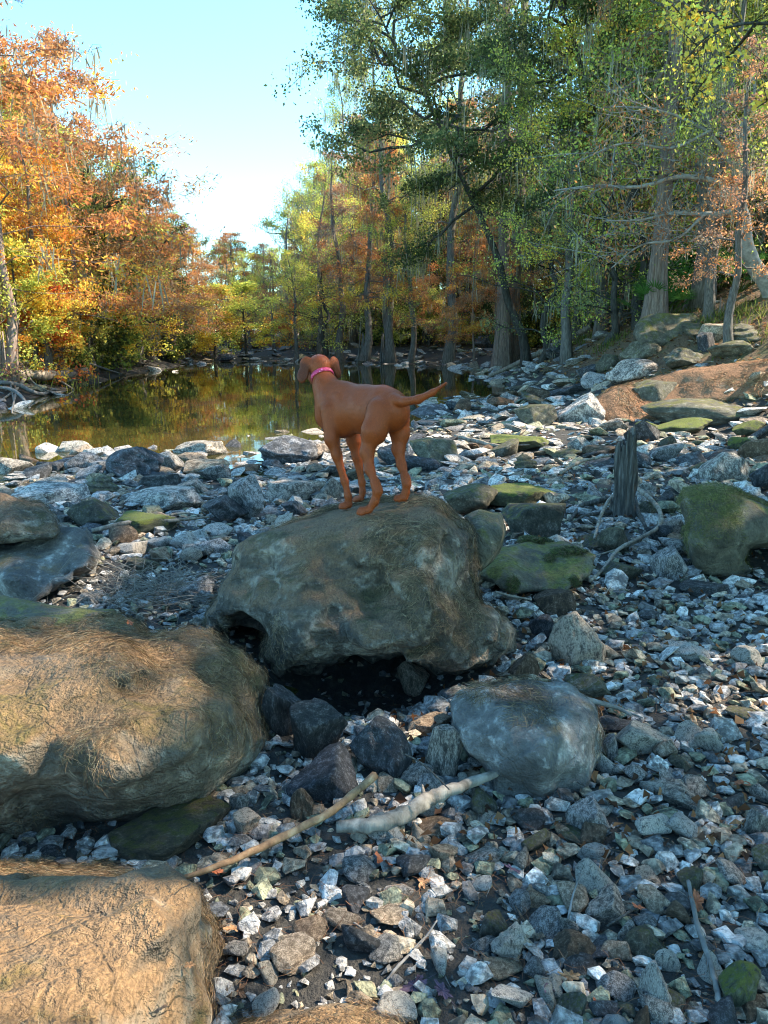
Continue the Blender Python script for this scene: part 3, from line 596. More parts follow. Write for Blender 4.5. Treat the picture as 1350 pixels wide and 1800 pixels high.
def leaves_mesh(name, p, seg_id, rng, pal, size, aspect, mode, mixp=None):
    n = len(p); cols = np.array(PAL[pal])
    k = (np.abs(seg_id*7919) % 997)/997.0
    ci = ((k*len(cols)).astype(int)+(rng.random(n) < .35)*rng.integers(0, len(cols), n)) % len(cols)
    c = cols[ci]
    if mixp: 
        c2 = np.array(PAL[mixp[0]]); ms = fbm(p, .55, 2, 77)+rng.normal(0, .12, n) > mixp[1]; c = np.where(ms[:, None], c2[rng.integers(0, len(c2), n)], c)
    c = np.minimum(c*rng.uniform(.95, 1.95, (n, 1)), .88)
    if mode == 'feather':
        T = rng.normal(0, .6, (n, 3)); T[:, 2] -= .75
    elif mode == 'fan': T = rng.normal(0, 1, (n, 3)); T[:, 2] *= .4
    else: T = rng.normal(0, 1, (n, 3))
    T /= np.linalg.norm(T, axis=1)[:, None]; S = np.cross(T, rng.normal(0, 1, (n, 3))); S /= np.linalg.norm(S, axis=1)[:, None]
    L = (size*rng.uniform(.6, 1.4, n))[:, None]; W = L*aspect
    V = np.stack([p-T*L*.5, p+S*W*.5+T*L*.05, p+T*L*.5, p-S*W*.5+T*L*.05], 1).reshape(-1, 3)
    Q = np.arange(n*4).reshape(-1, 4)
    return mesh_np(name, V, Q, M_leaf, False, {'tint': np.repeat(np.c_[c, np.ones(n)], 4, 0)})
def make_tree(seed, H=13, r0=.28, cb=.3, Rc=3.2, nl=26, pal='green', nleaf=16000, size=.11, aspect=.6, mode='leaf', up=(.2, .9), droop=-.15, spread=.28, flat=.7, shape='round',
              moss=0, bark='grey', mixp=None, lean=(0, 0), wob=.25, flare=.6, carve=None, nsub=5, limb_r=.3):
    rng = np.random.default_rng(seed); mb = MB()
    m = 12; t = np.linspace(0, 1, m); wv = np.cumsum(rng.normal(0, wob, (m, 2)), 0)*H/30; wv[0] = 0
    tp = np.c_[wv[:, 0]+lean[0]*H*t**1.3, wv[:, 1]+lean[1]*H*t**1.3, H*t]; tp = spline(tp, 22); tt = np.linspace(0, 1, 22)
    tr = r0*(np.clip(1-tt, 0, 1)**.75*.95+.04)+flare*r0*np.exp(-tt*22); tp[0, 2] -= .5
    mb.tube(tp, tr, 12, noise=.22, rng=rng)
    if flare > .9:                                   # fluted buttress
        for k in range(7):
            a = k*2*PI/7+rng.random(); d = np.array([math.cos(a), math.sin(a), 0]); hh = rng.uniform(.09, .16)*H
            mb.tube(spline([tp[0]+d*r0*1.75, tp[0]+d*r0*1.25+[0, 0, .5+hh*.25], tp[0]+d*r0*.72+[0, 0, .5+hh]], 6), np.linspace(r0*.42, r0*.12, 6), 6, noise=.2, rng=rng)
    SG0, SG1, SID = [], [], []; mossp = []
    for i in range(nl):
        f = (i+rng.random()*.8)/nl; s = cb+(1-cb)*f; s = min(s, .99)
        p0 = np.array([np.interp(s, tt, tp[:, k]) for k in range(3)]); az = i*2.4+rng.normal(0, .35)
        if shape == 'round': sh = math.sin(PI*min(.97, .18+.80*f))**.7
        elif shape == 'cone': sh = (1-f)**.75+.10
        elif shape == 'vase': sh = .5+.6*f-.5*max(0, f-.75)*2
        else: sh = .75+.25*math.sin(f*9)
        L = Rc*sh*rng.uniform(.65, 1.15); e = up[0]+(up[1]-up[0])*f+rng.normal(0, .14)
        d = np.array([math.cos(az)*math.cos(e), math.sin(az)*math.cos(e), math.sin(e)])
        q = np.linspace(0, 1, 7)[:, None]; wb = np.cumsum(rng.normal(0, .055*L, (7, 3)), 0); wb[0] = 0
        lp = p0+d*q*L+np.array([0, 0, 1])*droop*q**2*L+wb
        lr = max(.018, r0*limb_r*(1-s*.6)*min(1, L/Rc+.15)); mb.tube(lp, np.linspace(lr, lr*.18, 7), 5)
        if moss: mossp += [lp[k] for k in range(2, 7)]
        for j in range(nsub):
            s2 = .25+.75*(j+rng.random())/nsub; a = np.array([np.interp(s2, q[:, 0], lp[:, k]) for k in range(3)])
            sd_ = (1 if j % 2 else -1)*rng.uniform(.5, 1.1); dd = np.array([d[0]*math.cos(sd_)-d[1]*math.sin(sd_), d[0]*math.sin(sd_)+d[1]*math.cos(sd_), d[2]+rng.normal(0, .28)])
            l2 = L*rng.uniform(.22, .42)*(1.25-.6*s2); b_ = a+dd*l2*.5+rng.normal(0, .06*l2, 3); c_ = a+dd*l2+np.array([0, 0, droop*.6*l2])+rng.normal(0, .1*l2, 3)
            mb.tube(np.array([a, b_, c_]), [lr*.34, lr*.22, .006], 3, noise=0)
            SG0 += [a, b_]; SG1 += [b_, c_]; SID += [i*31+j]*2
            if moss: mossp += [b_, c_]
            for k in range(3):
                g0 = a+(c_-a)*rng.uniform(.3, 1); g1 = g0+(dd+rng.normal(0, .6, 3))*l2*rng.uniform(.25, .5)+np.array([0, 0, droop*.3*l2])
                mb.tube(np.array([g0, g1]), [lr*.13+.003, .004], 3); SG0.append(g0); SG1.append(g1); SID.append(i*31+j)
    tm = mb.mesh('trunk', M_bark[bark])
    SG0, SG1, SID = np.array(SG0), np.array(SG1), np.array(SID); cm = mm = None
    if nleaf:
        ln = np.linalg.norm(SG1-SG0, axis=1)+.15; ix = rng.choice(len(SG0), nleaf, p=ln/ln.sum()); u = rng.random((nleaf, 1))
        p = SG0[ix]*(1-u)+SG1[ix]*u+rng.normal(0, spread*.72, (nleaf, 3))*[1, 1, flat]
        if mode == 'feather': p[:, 2] -= np.abs(rng.normal(0, spread*.8, nleaf))
        keep = fbm(p, 1.5, 2, seed) > -.10; p, ix = p[keep], ix[keep]
        if carve is not None: kp = carve(p); p, ix = p[kp], ix[kp]
        cm = leaves_mesh('crown', p, SID[ix], rng, pal, size, aspect, mode, mixp)
    if moss:
        mp = np.array(mossp)[rng.integers(0, len(mossp), moss)]; n = moss; reps = 6
        V = []; Cc = []
        P0 = np.repeat(mp, reps, 0)+rng.normal(0, .09, (n*reps, 3)); Ls = np.repeat(rng.uniform(.3, 1.3, n), reps)*rng.uniform(.4, 1.1, n*reps)
        a = rng.random(n*reps)*PI; S = np.c_[np.cos(a), np.sin(a), 0*a]*.012; cur = rng.normal(0, .05, (n*reps, 3)); cur[:, 2] = 0
        for f, w_ in ((0, .7), (.4, 1.2), (.75, .8), (1, .1)):
            q = P0+cur*f*1.5; q = q.copy(); q[:, 2] -= Ls*f; V += [q-S*w_, q+S*w_]
        V = np.stack(V, 1).reshape(-1, 3); b_ = np.arange(n*reps)[:, None]*8
        Q = np.concatenate([b_+np.array([[2*i, 2*i+1, 2*i+3, 2*i+2]]) for i in range(3)])
        c = np.array([(.33, .31, .22)])*rng.uniform(.6, 1.3, (n*reps, 1)); mm = mesh_np('hanging_moss', V, Q, M_hang, False, {'tint': np.repeat(np.c_[c, np.ones(len(c))], 8, 0)})
    return (tm, cm, mm, H, Rc)
PR = {
 'cypress_rust':  make_tree(1, 13, .085, .22, 3.4, 34, 'rust', 34000, .12, .30, 'feather', (.25, .5), -.30, .26, .45, 'cone', 110, 'red', ('orange', .25), flare=1.0),
 'cypress_rust2': make_tree(2, 13, .19, .25, 3.0, 30, 'rust', 28000, .12, .30, 'feather', (.1, .5), -.22, .24, .4, 'cone', 60, 'grey', ('gold', .35), flare=1.0),
 'cypress_gold':  make_tree(3, 12, .16, .2, 3.0, 30, 'orange', 28000, .12, .32, 'feather', (.1, .5), -.22, .26, .4, 'cone', 40, 'grey', ('gold', .05), flare=1.0),
 'cypress_tall':  make_tree(4, 20, .42, .36, 4.0, 30, 'olive', 18000, .12, .35, 'feather', (0, .5), -.25, .36, .5, 'round', 260, 'red', ('rust', .1), flare=1.05, wob=.12),
 'oak_dark':      make_tree(5, 12, .42, .28, 5.6, 30, 'dark', 34000, .12, .6, 'leaf', (.15, .9), -.10, .36, .6, 'round', 150, 'dark', limb_r=.5),
 'oak_lean':      make_tree(55, 12.5, .15, .42, 4.6, 34, 'dark', 84000, .10, .6, 'leaf', (-.1, .7), -.08, .36, .6, 'round', 170, 'dark', ('olive', .2), lean=(-.5, .05), limb_r=.7),
 'oak_green':     make_tree(6, 10, .30, .2, 4.2, 28, 'dark', 26000, .11, .6, 'leaf', (.15, .9), -.10, .32, .7, 'round', 90, 'dark', ('green', .15), limb_r=.45),
 'hard_yellow':   make_tree(7, 12, .20, .22, 3.2, 28, 'ygreen', 24000, .08, .62, 'leaf', (.3, 1.0), -.05, .3, .7, 'round', 60, 'grey', ('gold', .2)),
 'hard_green':    make_tree(8, 14, .22, .18, 3.3, 32, 'green', 28000, .088, .6, 'leaf', (.3, 1.0), -.05, .34, .8, 'round', 90, 'grey', ('ygreen', .05)),
 'tall_thin':     make_tree(9, 17, .24, .35, 3.2, 26, 'ygreen', 20000, .088, .6, 'leaf', (.2, .9), -.10, .36, .7, 'round', 240, 'grey', ('green', 0)),
 'maple_orange':  make_tree(10, 7, .12, .15, 2.4, 26, 'orange', 15000, .12, .75, 'leaf', (.3, 1.0), -.05, .26, .6, 'round', 0, 'grey', ('gold', .1)),
 'small_yellow':  make_tree(11, 6, .10, .12, 2.5, 26, 'gold', 13000, .11, .7, 'leaf', (.2, .9), -.10, .28, .6, 'round', 0, 'dark', ('ygreen', -.05)),
 'purple_tree':   make_tree(12, 13, .20, .25, 2.8, 28, 'purple', 13000, .12, .45, 'leaf', (.2, .8), -.10, .3, .6, 'cone', 40, 'grey', ('rust', .1)),
 'bare_tree':     make_tree(13, 11, .15, .3, 2.6, 22, 'rust', 0, .1, .5, 'leaf', (.5, 1.1), .05, .2, .6, 'round', 14, 'grey', nsub=6),
 'thorny':        make_tree(14, 7, .16, .15, 3.2, 26, 'olive', 7000, .10, .6, 'leaf', (.1, .7), -.10, .34, .6, 'round', 50, 'dark', ('ygreen', .1), wob=.6),
 'bush_green':    make_tree(15, 2.6, .05, .03, 1.5, 26, 'green', 7000, .13, .6, 'leaf', (.5, 1.2), -.10, .22, .9, 'round', 0, 'dark', ('dark', .1), limb_r=.6),
 'bush_yellow':   make_tree(16, 2.6, .05, .03, 1.6, 26, 'gold', 6000, .11, .6, 'leaf', (.4, 1.2), -.10, .22, .9, 'round', 0, 'grey', ('ygreen', 0), limb_r=.6),
 'bush_tan':      make_tree(17, 2.4, .05, .03, 1.6, 26, 'purple', 3500, .09, .5, 'leaf', (.4, 1.2), -.10, .25, .9, 'round', 0, 'grey', ('ygreen', .05), limb_r=.6),
 'bush_orange':   make_tree(18, 2.6, .05, .03, 1.6, 26, 'orange', 6000, .12, .6, 'leaf', (.4, 1.2), -.15, .22, .8, 'round', 0, 'grey', ('red', .2), limb_r=.6),
}
KIND = {'oak_lean': ('live_oak_tree', 'tree', 'leaning live oak'), 'cypress_rust': ('cypress_tree', 'tree', 'rust brown cypress'), 'cypress_rust2': ('cypress_tree', 'tree', 'slim rusty cypress'), 'cypress_gold': ('cypress_tree', 'tree', 'orange gold cypress'),
 'cypress_tall': ('cypress_tree', 'tree', 'tall moss hung cypress'), 'oak_dark': ('live_oak_tree', 'tree', 'spreading live oak'), 'oak_green': ('live_oak_tree', 'tree', 'rounded dark green oak'),
 'hard_yellow': ('hardwood_tree', 'tree', 'yellow green tree'), 'hard_green': ('hardwood_tree', 'tree', 'mid green leafy tree'), 'tall_thin': ('hardwood_tree', 'tree', 'tall mossy slender tree'),
 'maple_orange': ('maple_tree', 'tree', 'small glowing orange tree'), 'small_yellow': ('young_tree', 'tree', 'small yellow leaved tree'), 'purple_tree': ('hardwood_tree', 'tree', 'purplish half bare tree'),
 'bare_tree': ('bare_tree', 'tree', 'bare grey twiggy tree'), 'thorny': ('crooked_tree', 'tree', 'crooked olive tree'),
 'bush_green': ('bush', 'bush', 'low dense green bush'), 'bush_yellow': ('bush', 'bush', 'low yellow bush'), 'bush_tan': ('bush', 'bush', 'low twiggy tan bush'), 'bush_orange': ('bush', 'bush', 'low orange red bush')}
def put_tree(kind, x, y, s, label, group=None, rz=None, wide=1.0, rng=random.Random(5)):
    tm, cm, mm, H, Rc = PR[kind]; rz = rng.random()*6.28 if rz is None else rz
    r = empty(KIND[kind][0], (x, y, H1(x, y)-.05), rz, (s*wide, s*wide, s)); tag(r, label, KIND[kind][1], group)
    link(tm, 'trunk', r)
    if cm: link(cm, 'crown' if KIND[kind][1] == 'tree' else 'foliage', r)
    if mm: link(mm, 'hanging_moss', r)['kind'] = 'stuff'
    return r
def tree_px(kind, px, Yd, top, label, group=None, rz=None, wide=1.0):
    x = P(px, 560, Yd)[0]
    while poly_sd(WPOLY, np.array([x]), np.array([Yd]))[0] < .8: Yd += .7; x = P(px, 560, Yd)[0]
    z = H1(x, Yd); zt = P(px, top, Yd)[2]
    return put_tree(kind, x, Yd, max(.1, (zt-z)/PR[kind][3]), label, group, rz, wide)
TT = [
 ('cypress_rust2', 638, 44, 215, 'rust sprayed cypress over the arching fallen tree', 1.0, 1.2),
 ('cypress_rust', 835, 33, 365, 'low rust cypress hanging over the stones left of the twin cypresses', 2.0, 1.2),
 ('cypress_rust2', 1010, 30, 250, 'slim rust cypress half hidden between the big cypresses', 2.0, 1.0),
 ('hard_green', 168, 33, 235, 'grey green leafy tree showing over the gold cypress on the left bank', 1.0, 1.3),
 ('cypress_rust2', 226, 35, 290, 'rust topped tree between the round oak and the slim cypress', 2.0, 1.7),
 ('cypress_rust', 300, 46, 345, 'broad rust crown left of the notch of sky', .4, 1.7),
 ('cypress_rust', 5, 19.5, -190, 'tallest rust brown cypress, cut off by the left edge of the frame', 1.0, 1.8),
 ('cypress_gold', 62, 23, 215, 'gold and orange cypress rising behind the left bank driftwood', 2.0, 1.3),
 ('cypress_rust', 128, 26, 45, 'second rust cypress, its top leaning over the oak on the left bank', .5, 1.7),
 ('maple_orange', 62, 20.5, 400, 'glowing orange maple low on the left bank beside the thin grey trunk', .3, 1.15),
 ('maple_orange', 100, 22, 500, 'low orange maple dipping to the driftwood on the left bank', 2.6, 1.25),
 ('small_yellow', 20, 22, 430, 'yellow leaved tree under the tall cypress at far left', .9, 1.1),
 ('oak_green', 190, 31, 255, 'grey green oak whose round top stands against the sky on the left', .9, .95),
 ('oak_green', 205, 27, 372, 'dark green oak in the middle of the left bank', 1.9, 1.1),
 ('oak_dark', 285, 33, 455, 'dark drooping oak at the water end of the left bank', 3.0, .9),
 ('cypress_rust2', 255, 40, 325, 'slim rust cypress behind the round topped oak', .9, 1.5),
 ('hard_green', 165, 25, 470, 'green leafy tree between the orange maple and the dark oak', .3, 1.2),
 ('small_yellow', 215, 26, 485, 'small yellow tree in front of the dark oak on the left bank', 2.1, .95),
 ('cypress_rust', 335, 52, 388, 'wide rust orange cypress closing the left bank', 1.1, 1.5),
 ('cypress_rust2', 395, 62, 402, 'rust cypress beside the notch of sky', 1.1, 1.7),
 ('oak_green', 412, 74, 428, 'dark far oak peeping out at the notch of sky', 0, .9),
 ('small_yellow', 375, 44, 505, 'spreading yellow tree at the far end of the river', 1.1, 1.5),
 ('small_yellow', 432, 50, 500, 'yellow green tree in the middle of the far bank', 2.8, 1.3),
 ('maple_orange', 355, 43, 560, 'small red orange tree at the waterline of the far bank', 0, 1.3),
 ('bare_tree', 492, 58, 335, 'bare grey tree against the pale sky', .5, 1.0),
 ('purple_tree', 470, 66, 425, 'pinkish half bare tree left of the bare grey tree', .5, 1.4),
 ('hard_yellow', 520, 47, 445, 'olive leaning tree over the far rocky shore', .4, 1.3),
 ('thorny', 560, 42, 455, 'crooked low tree arching over the fallen dark branches', 1.1, 1.2),
 ('purple_tree', 598, 41, 262, 'purplish rust cypress with a dark straight trunk right of the notch of sky', 1.1, 1.15),
 ('cypress_rust2', 675, 37, 240, 'slim tree with glowing rust sprays left of the twin cypresses', 2.0, 1.0),
 ('hard_yellow', 560, 50, 300, 'yellow green tree at the edge of the right hand forest', 2.4, 1.0),
 ('oak_lean', 930, 31, -60, 'huge dark green live oak leaning out over the river', 0, 1.0),
 ('oak_lean', 1130, 25, -160, 'dark live oak with a heavy arching limb at top centre', .3, .9),
 ('tall_thin', 690, 36, 30, 'thin grey trunk standing left of the twin cypresses', 1.2, .9),
 ('tall_thin', 785, 33, -120, 'tall slim moss hung tree with a pale scar, left of the twin cypresses', 3.2, .9),
 ('cypress_tall', 884, 37, -420, 'front one of the twin cypresses with a fluted base', .2, .62),
 ('cypress_tall', 903, 39, -400, 'rear one of the twin cypresses', 2.2, .62),
 ('cypress_tall', 1152, 19.5, -900, 'massive pink grey cypress with a buttressed foot on the right bank', 1.4, .6),
 ('tall_thin', 1178, 23, -300, 'dark trunk just behind the massive cypress', 2.4, .9),
 ('tall_thin', 1248, 18, -300, 'slim pale trunk right of the massive cypress', 5.1, .8),
 ('hard_yellow', 1000, 24, 40, 'thin yellow green tree in front of the forest between the big cypresses', 5.1, 1.0),
 ('hard_yellow', 1225, 22, 30, 'airy yellow leaved tree spreading across the upper right', 2.5, 1.1),
 ('thorny', 1060, 22, 260, 'crooked dark tree leaning left behind the pitted boulder', 2.0, 1.0),
 ('thorny', 950, 26, 330, 'crooked dark tree at the mossy slope between the cypresses', .7, 1.0),
 ('cypress_rust', 870, 30, 360, 'low rust sprayed sapling in front of the twin cypresses', .7, .9),
 ('hard_green', 1300, 22, -150, 'leafy green tree at the right edge above the palmettos', 1.7, 1.0),
 ('hard_green', 720, 39, 330, 'light green tree glowing behind the slim rust tree', 1.7, 1.2),
 ('purple_tree', 1290, 15.5, 60, 'half bare rust twigged tree at the right edge', 1.7, 1.0),
]
for k, px, Yd, top, lab, rz, wd_ in TT: tree_px(k, px, Yd, top, lab, None, rz, wd_)
# the fillers: further trees of both banks, held under the skyline
SKY = [(-200, -300), (0, -40), (60, 10), (130, 90), (178, 180), (195, 260), (240, 310), (300, 365), (400, 415), (440, 448), (470, 430), (505, 370), (520, 285), (540, 230), (562, 60), (580, -300), (1600, -900)]
def top_limit(px, half):
    q = np.linspace(px-half, px+half, 7); return max(np.interp(q, [a for a, b in SKY], [b for a, b in SKY]))
names_near = [(t[1], t[2], t[4]) for t in TT]
frng = random.Random(8); filled = []; used_lab = {}
def near_words(px, Yd, k=0):
    b = sorted(names_near, key=lambda t: abs(t[0]-px)+abs(t[1]-Yd)*2)[k]; s = b[2].split(',')[0]; s = ' '.join(s.split()[:4])
    for bad in (' of', ' on', ' the', ' at', ' in', ' a', ' behind', ' over', ' to', ' with', ' whose', ' its', ' and', ' left', ' right', ' left of', ' beside', ' under'):
        while s.endswith(bad): s = s[:-len(bad)]
    return s, ('to the left of' if px < b[0]-12 else 'to the right of' if px > b[0]+12 else 'directly behind' if Yd > b[1] else 'in front of')
def uniq(lab, extras, alts=()):
    for l2 in (lab,)+tuple(alts):
        if l2 not in used_lab: used_lab[l2] = 1; return l2
    if lab not in used_lab: used_lab[lab] = 1; return lab
    for e in extras:
        l2 = lab+e
        if l2 not in used_lab: used_lab[l2] = 1; return l2
    return lab
EX = [', nearest the slope', ', low one', ', further back', ', furthest back', ', half hidden', ', smaller one', ', taller one', ', broader one', ', narrow one', ', shaded one']
def filler(n, pxr, Yr, kinds, side, minb, hr, grp, rim=False):
    got = 0; tries = 0
    while got < n and tries < n*60:
        tries += 1; Yd = frng.uniform(*Yr); px = frng.uniform(*pxr); x = P(px, 560, Yd)[0]
        poly = {'R': RPOLY, 'L': LPOLY, 'F': FPOLY}[side]
        if -poly_sd(poly, np.array([x]), np.array([Yd]))[0] < minb: continue
        if any((x-a)**2+(Yd-b)**2 < (hr*.9)**2 for a, b in filled): continue
        k = frng.choice(kinds); Hw = PR[k][3]*frng.uniform(.8, 1.25); half = PR[k][4]*.85*1350/Yd; z = H1(x, Yd)
        lim = P(px, top_limit(px, half*.8 if not rim else half*.5), Yd)[2]
        Hh_ = min(Hw, lim-z)
        if Hh_ < 2 or (Hh_ < .3*PR[k][3]): continue
        filled.append((x, Yd)); al = [KIND[k][2]+' '+rel+' the '+nm for nm, rel in (near_words(px, Yd, q) for q in range(9))]
        lab = uniq(al[0], EX, al[1:]); put_tree(k, x, Yd, Hh_/PR[k][3], lab, grp, None, frng.uniform(.9, 1.2)); got += 1
RK = ['hard_green', 'hard_yellow', 'tall_thin', 'hard_green', 'cypress_rust2', 'tall_thin', 'oak_green', 'hard_yellow', 'purple_tree', 'hard_green', 'hard_yellow']
filler(22, (600, 1650), (20, 34), RK, 'R', 4.0, 2.6, 'forest trees on the right bank')
filler(36, (560, 1500), (34, 60), RK, 'R', 2.5, 3.2, 'forest trees on the right bank')
filler(20, (540, 1400), (60, 105), RK, 'R', 2, 5, 'forest trees far up the right bank')
LK = ['cypress_rust', 'cypress_rust2', 'hard_yellow', 'oak_green', 'cypress_gold', 'small_yellow', 'hard_green', 'purple_tree', 'cypress_rust2']
filler(34, (-300, 420), (22, 50), LK, 'L', 2.2, 2.6, 'autumn trees on the left bank')
filler(22, (-100, 460), (50, 100), LK, 'L', 1, 4.5, 'autumn trees far down the left bank')
filler(22, (330, 640), (52, 100), ['small_yellow', 'hard_yellow', 'cypress_rust2', 'purple_tree', 'cypress_rust', 'maple_orange', 'hard_green'], 'F', 2, 3.5, 'autumn trees at the head of the river', True)
filler(46, (545, 950), (44, 80), ['hard_green', 'hard_yellow', 'tall_thin', 'purple_tree', 'cypress_rust2', 'hard_green', 'oak_green'], 'F', 6, 2.6, 'forest trees behind the far shore', True)
filler(40, (540, 1000), (42, 60), ['bush_green', 'bush_yellow', 'bush_tan', 'bush_green'], 'F', 5, 1.5, 'bushes behind the far shore')
filler(40, (700, 1300), (30, 60), ['bush_green', 'bush_green', 'bush_yellow'], 'R', 4.0, 1.5, 'bushes deep in the right hand forest')
filler(26, (200, 430), (40, 72), ['bush_yellow', 'bush_green', 'bush_tan'], 'L', .5, 1.3, 'bushes at the far end of the left bank')
filler(26, (600, 1450), (19, 40), ['bush_green', 'bush_yellow', 'hard_yellow', 'bush_tan', 'thorny'], 'R', 3.0, 1.6, 'bushes under the right bank trees')
filler(26, (-200, 400), (20, 44), ['bush_yellow', 'bush_tan', 'bush_orange', 'bush_green', 'small_yellow'], 'L', .8, 1.6, 'bushes under the left bank trees')
filler(16, (380, 700), (46, 70), ['bush_yellow', 'bush_tan', 'bush_orange', 'bush_green'], 'F', 1.5, 1.8, 'bushes on the far bank')

# unseen trees added at right to shade the foreground, crowns carved for sun patches
LIT = [(.45, [(-200, 1095), (100, 1090), (330, 1105), (410, 1150), (405, 1190), (330, 1260), (370, 1360), (200, 1360), (-200, 1360)]),
       (.36, [(-200, 1525), (260, 1525), (345, 1585), (385, 1660), (370, 1850), (-200, 1850)]),
       (-.05, [(620, 705), (800, 690), (1020, 690), (1060, 760), (980, 800), (760, 790), (600, 800), (430, 790), (430, 765)]),
       (.75, [(1190, 655), (1400, 625), (1400, 690), (1200, 690)]), (.4, [(1060, 675), (1190, 655), (1190, 690), (1060, 720)]),
       (.25, [(850, 840), (1000, 840), (1000, 900), (870, 890)]), (1.45, [(528, 610), (605, 610), (605, 660), (528, 660)]), (1.2, [(695, 700), (730, 700), (730, 770), (700, 770)]),
       (.1, [(740, 1230), (790, 1230), (790, 1260), (740, 1260)]), (0, [(1260, 1150), (1400, 1150), (1400, 1210), (1260, 1200)]), (0, [(1200, 1230), (1400, 1230), (1400, 1290), (1200, 1290)]),
       (0, [(480, 1280), (760, 1400), (800, 1480), (560, 1560), (430, 1470)]), (.4, [(430, 1070), (560, 1060), (640, 1090), (520, 1110)]), (.1, [(480, 1790), (760, 1790), (760, 1900), (480, 1900)])]
WEAK = {11, 12}
LITW = [(z, np.array([PZ(a, b, z)[:2] for a, b in pl])) for z, pl in LIT]
def carve_world(p):  # drops leaves whose shadow would fall on the wanted sun patches
    keep = np.ones(len(p), bool)
    for i, (z, pl) in enumerate(LITW):
        t = (p[:, 2]-z)/TOSUN[2]; gx = p[:, 0]-TOSUN[0]*t; gy = p[:, 1]-TOSUN[1]*t
        s = poly_sd(pl, gx, gy)+.10*vnoise(p*2.3, 4)+(.22 if i in WEAK else -.03)
        keep &= ~((s < 0) & (t > 0))
    return keep
def shade_tree(seed, x, y, H, Rc, pal, lab, n=20000, mixp=None, cb=.25, size=.17):
    z = H1(x, y)
    tm, cm, mm, _, _ = make_tree(seed, H, .22, cb, Rc, 30, pal, n, size, .7, 'leaf', (.0, .9), -.1, .5, .8, 'round', 30, 'grey', mixp, carve=lambda p: carve_world(p+np.array([x, y, z])))
    r = empty('hardwood_tree', (x, y, z)); tag(r, lab, 'tree'); link(tm, 'trunk', r); link(cm, 'crown', r); link(mm, 'hanging_moss', r)['kind'] = 'stuff'
shade_tree(101, 9.6, 6.2, 11, 4.6, 'ygreen', 'unseen leafy tree added for shade beyond the right edge', 30000, ('gold', .2))
shade_tree(102, 13, 2.0, 12, 4.8, 'green', 'green tree on the bank right of the camera', 26000)
shade_tree(103, 11.2, 11.6, 12, 4.4, 'ygreen', 'unseen moss hung tree added for shade past the needle slab', 24000, ('rust', .2))
shade_tree(104, 15.5, 9.5, 14, 5, 'green', 'unseen tall tree added for shade atop the right bank', 24000)
shade_tree(105, 8.6, -1.2, 10, 4.2, 'ygreen', 'unseen small tree added for shade beside the camera on the right', 22000)

# ground plants: palmettos
def palmetto(seed):
    rng = np.random.default_rng(seed); mb = MB()
    for k in range(14):
        az = k*2.4; e = rng.uniform(.5, 1.2); L = rng.uniform(.6, 1.0); d = np.array([math.cos(az)*math.cos(e), math.sin(az)*math.cos(e), math.sin(e)])
        tip = d*L; mb.tube(np.array([[0, 0, 0], tip*.5, tip]), [.012, .01, .008], 3, (.1, .14, .04, 1))
        sdv = np.cross(d, [0, 0, 1]); sdv /= np.linalg.norm(sdv); up_ = np.cross(sdv, d)
        for q in np.linspace(-1.3, 1.3, 15):
            dd = d*math.cos(q)+sdv*math.sin(q); l2 = .5*(1-.15*abs(q)); nn = up_*.02; ww = np.cross(dd, up_)*.016
            V = np.array([tip, tip+dd*l2*.5+ww+nn, tip+dd*l2+np.array([0, 0, -.1*l2]), tip+dd*l2*.5-ww+nn]); c = np.array([.07, .16, .035])*rng.uniform(.7, 1.5); mb.add(V, np.array([[0, 1, 2, 3]]), tuple(c)+(1,))
    return mb.mesh('fronds', M_leaf, False)
PM = [palmetto(i) for i in range(3)]; got = 0
for tries in range(600):
    if got >= 34: break
    px = frng.uniform(900, 1420); Yd = frng.uniform(19, 31); x = P(px, 500, Yd)[0]; b_ = -poly_sd(RPOLY, np.array([x]), np.array([Yd]))[0]
    if b_ < 3.2 or b_ > 12: continue
    s = frng.uniform(.9, 1.7); nm, rel = near_words(px, Yd)
    o = link(PM[got % 3], 'palmetto', None, (x, Yd, H1(x, Yd)), (0, 0, frng.random()*6), (s, s, s)); tag(o, uniq('green fan leaved palmetto '+rel+' the '+nm, EX, ['green fan leaved palmetto '+r2+' the '+n2 for n2, r2 in (near_words(px, Yd, q) for q in range(1, 9))]), 'palmetto', 'palmettos on the right bank'); got += 1
# ---------------------------------------------------------------- rocks and stones
def hull_proto(seed, n, flat=1.0, bev=0):                   # a faceted chip of stone
    import bmesh
    rng = np.random.default_rng(seed); p = rng.normal(0, 1, (n, 3)); p /= np.linalg.norm(p, axis=1)[:, None]; p *= rng.uniform(.7, 1.1, (n, 1))*np.array([1, .85, .7*flat])
    bm = bmesh.new(); [bm.verts.new(q) for q in p]; bmesh.ops.convex_hull(bm, input=bm.verts); bmesh.ops.delete(bm, geom=[v for v in bm.verts if not v.link_faces], context='VERTS')
    if bev: bmesh.ops.bevel(bm, geom=list(bm.edges), offset=bev, segments=1, affect='EDGES', profile=.5); bmesh.ops.triangulate(bm, faces=bm.faces)
    bm.verts.index_update(); V = np.array([v.co[:] for v in bm.verts]); T = np.array([[v.index for v in f.verts] for f in bm.faces]); bm.free()
    mn, mx = V.min(0), V.max(0); V = (V-(mn+mx)/2)/((mx-mn)/2); V[:, 2] = (V[:, 2]+1)/2; return V, T
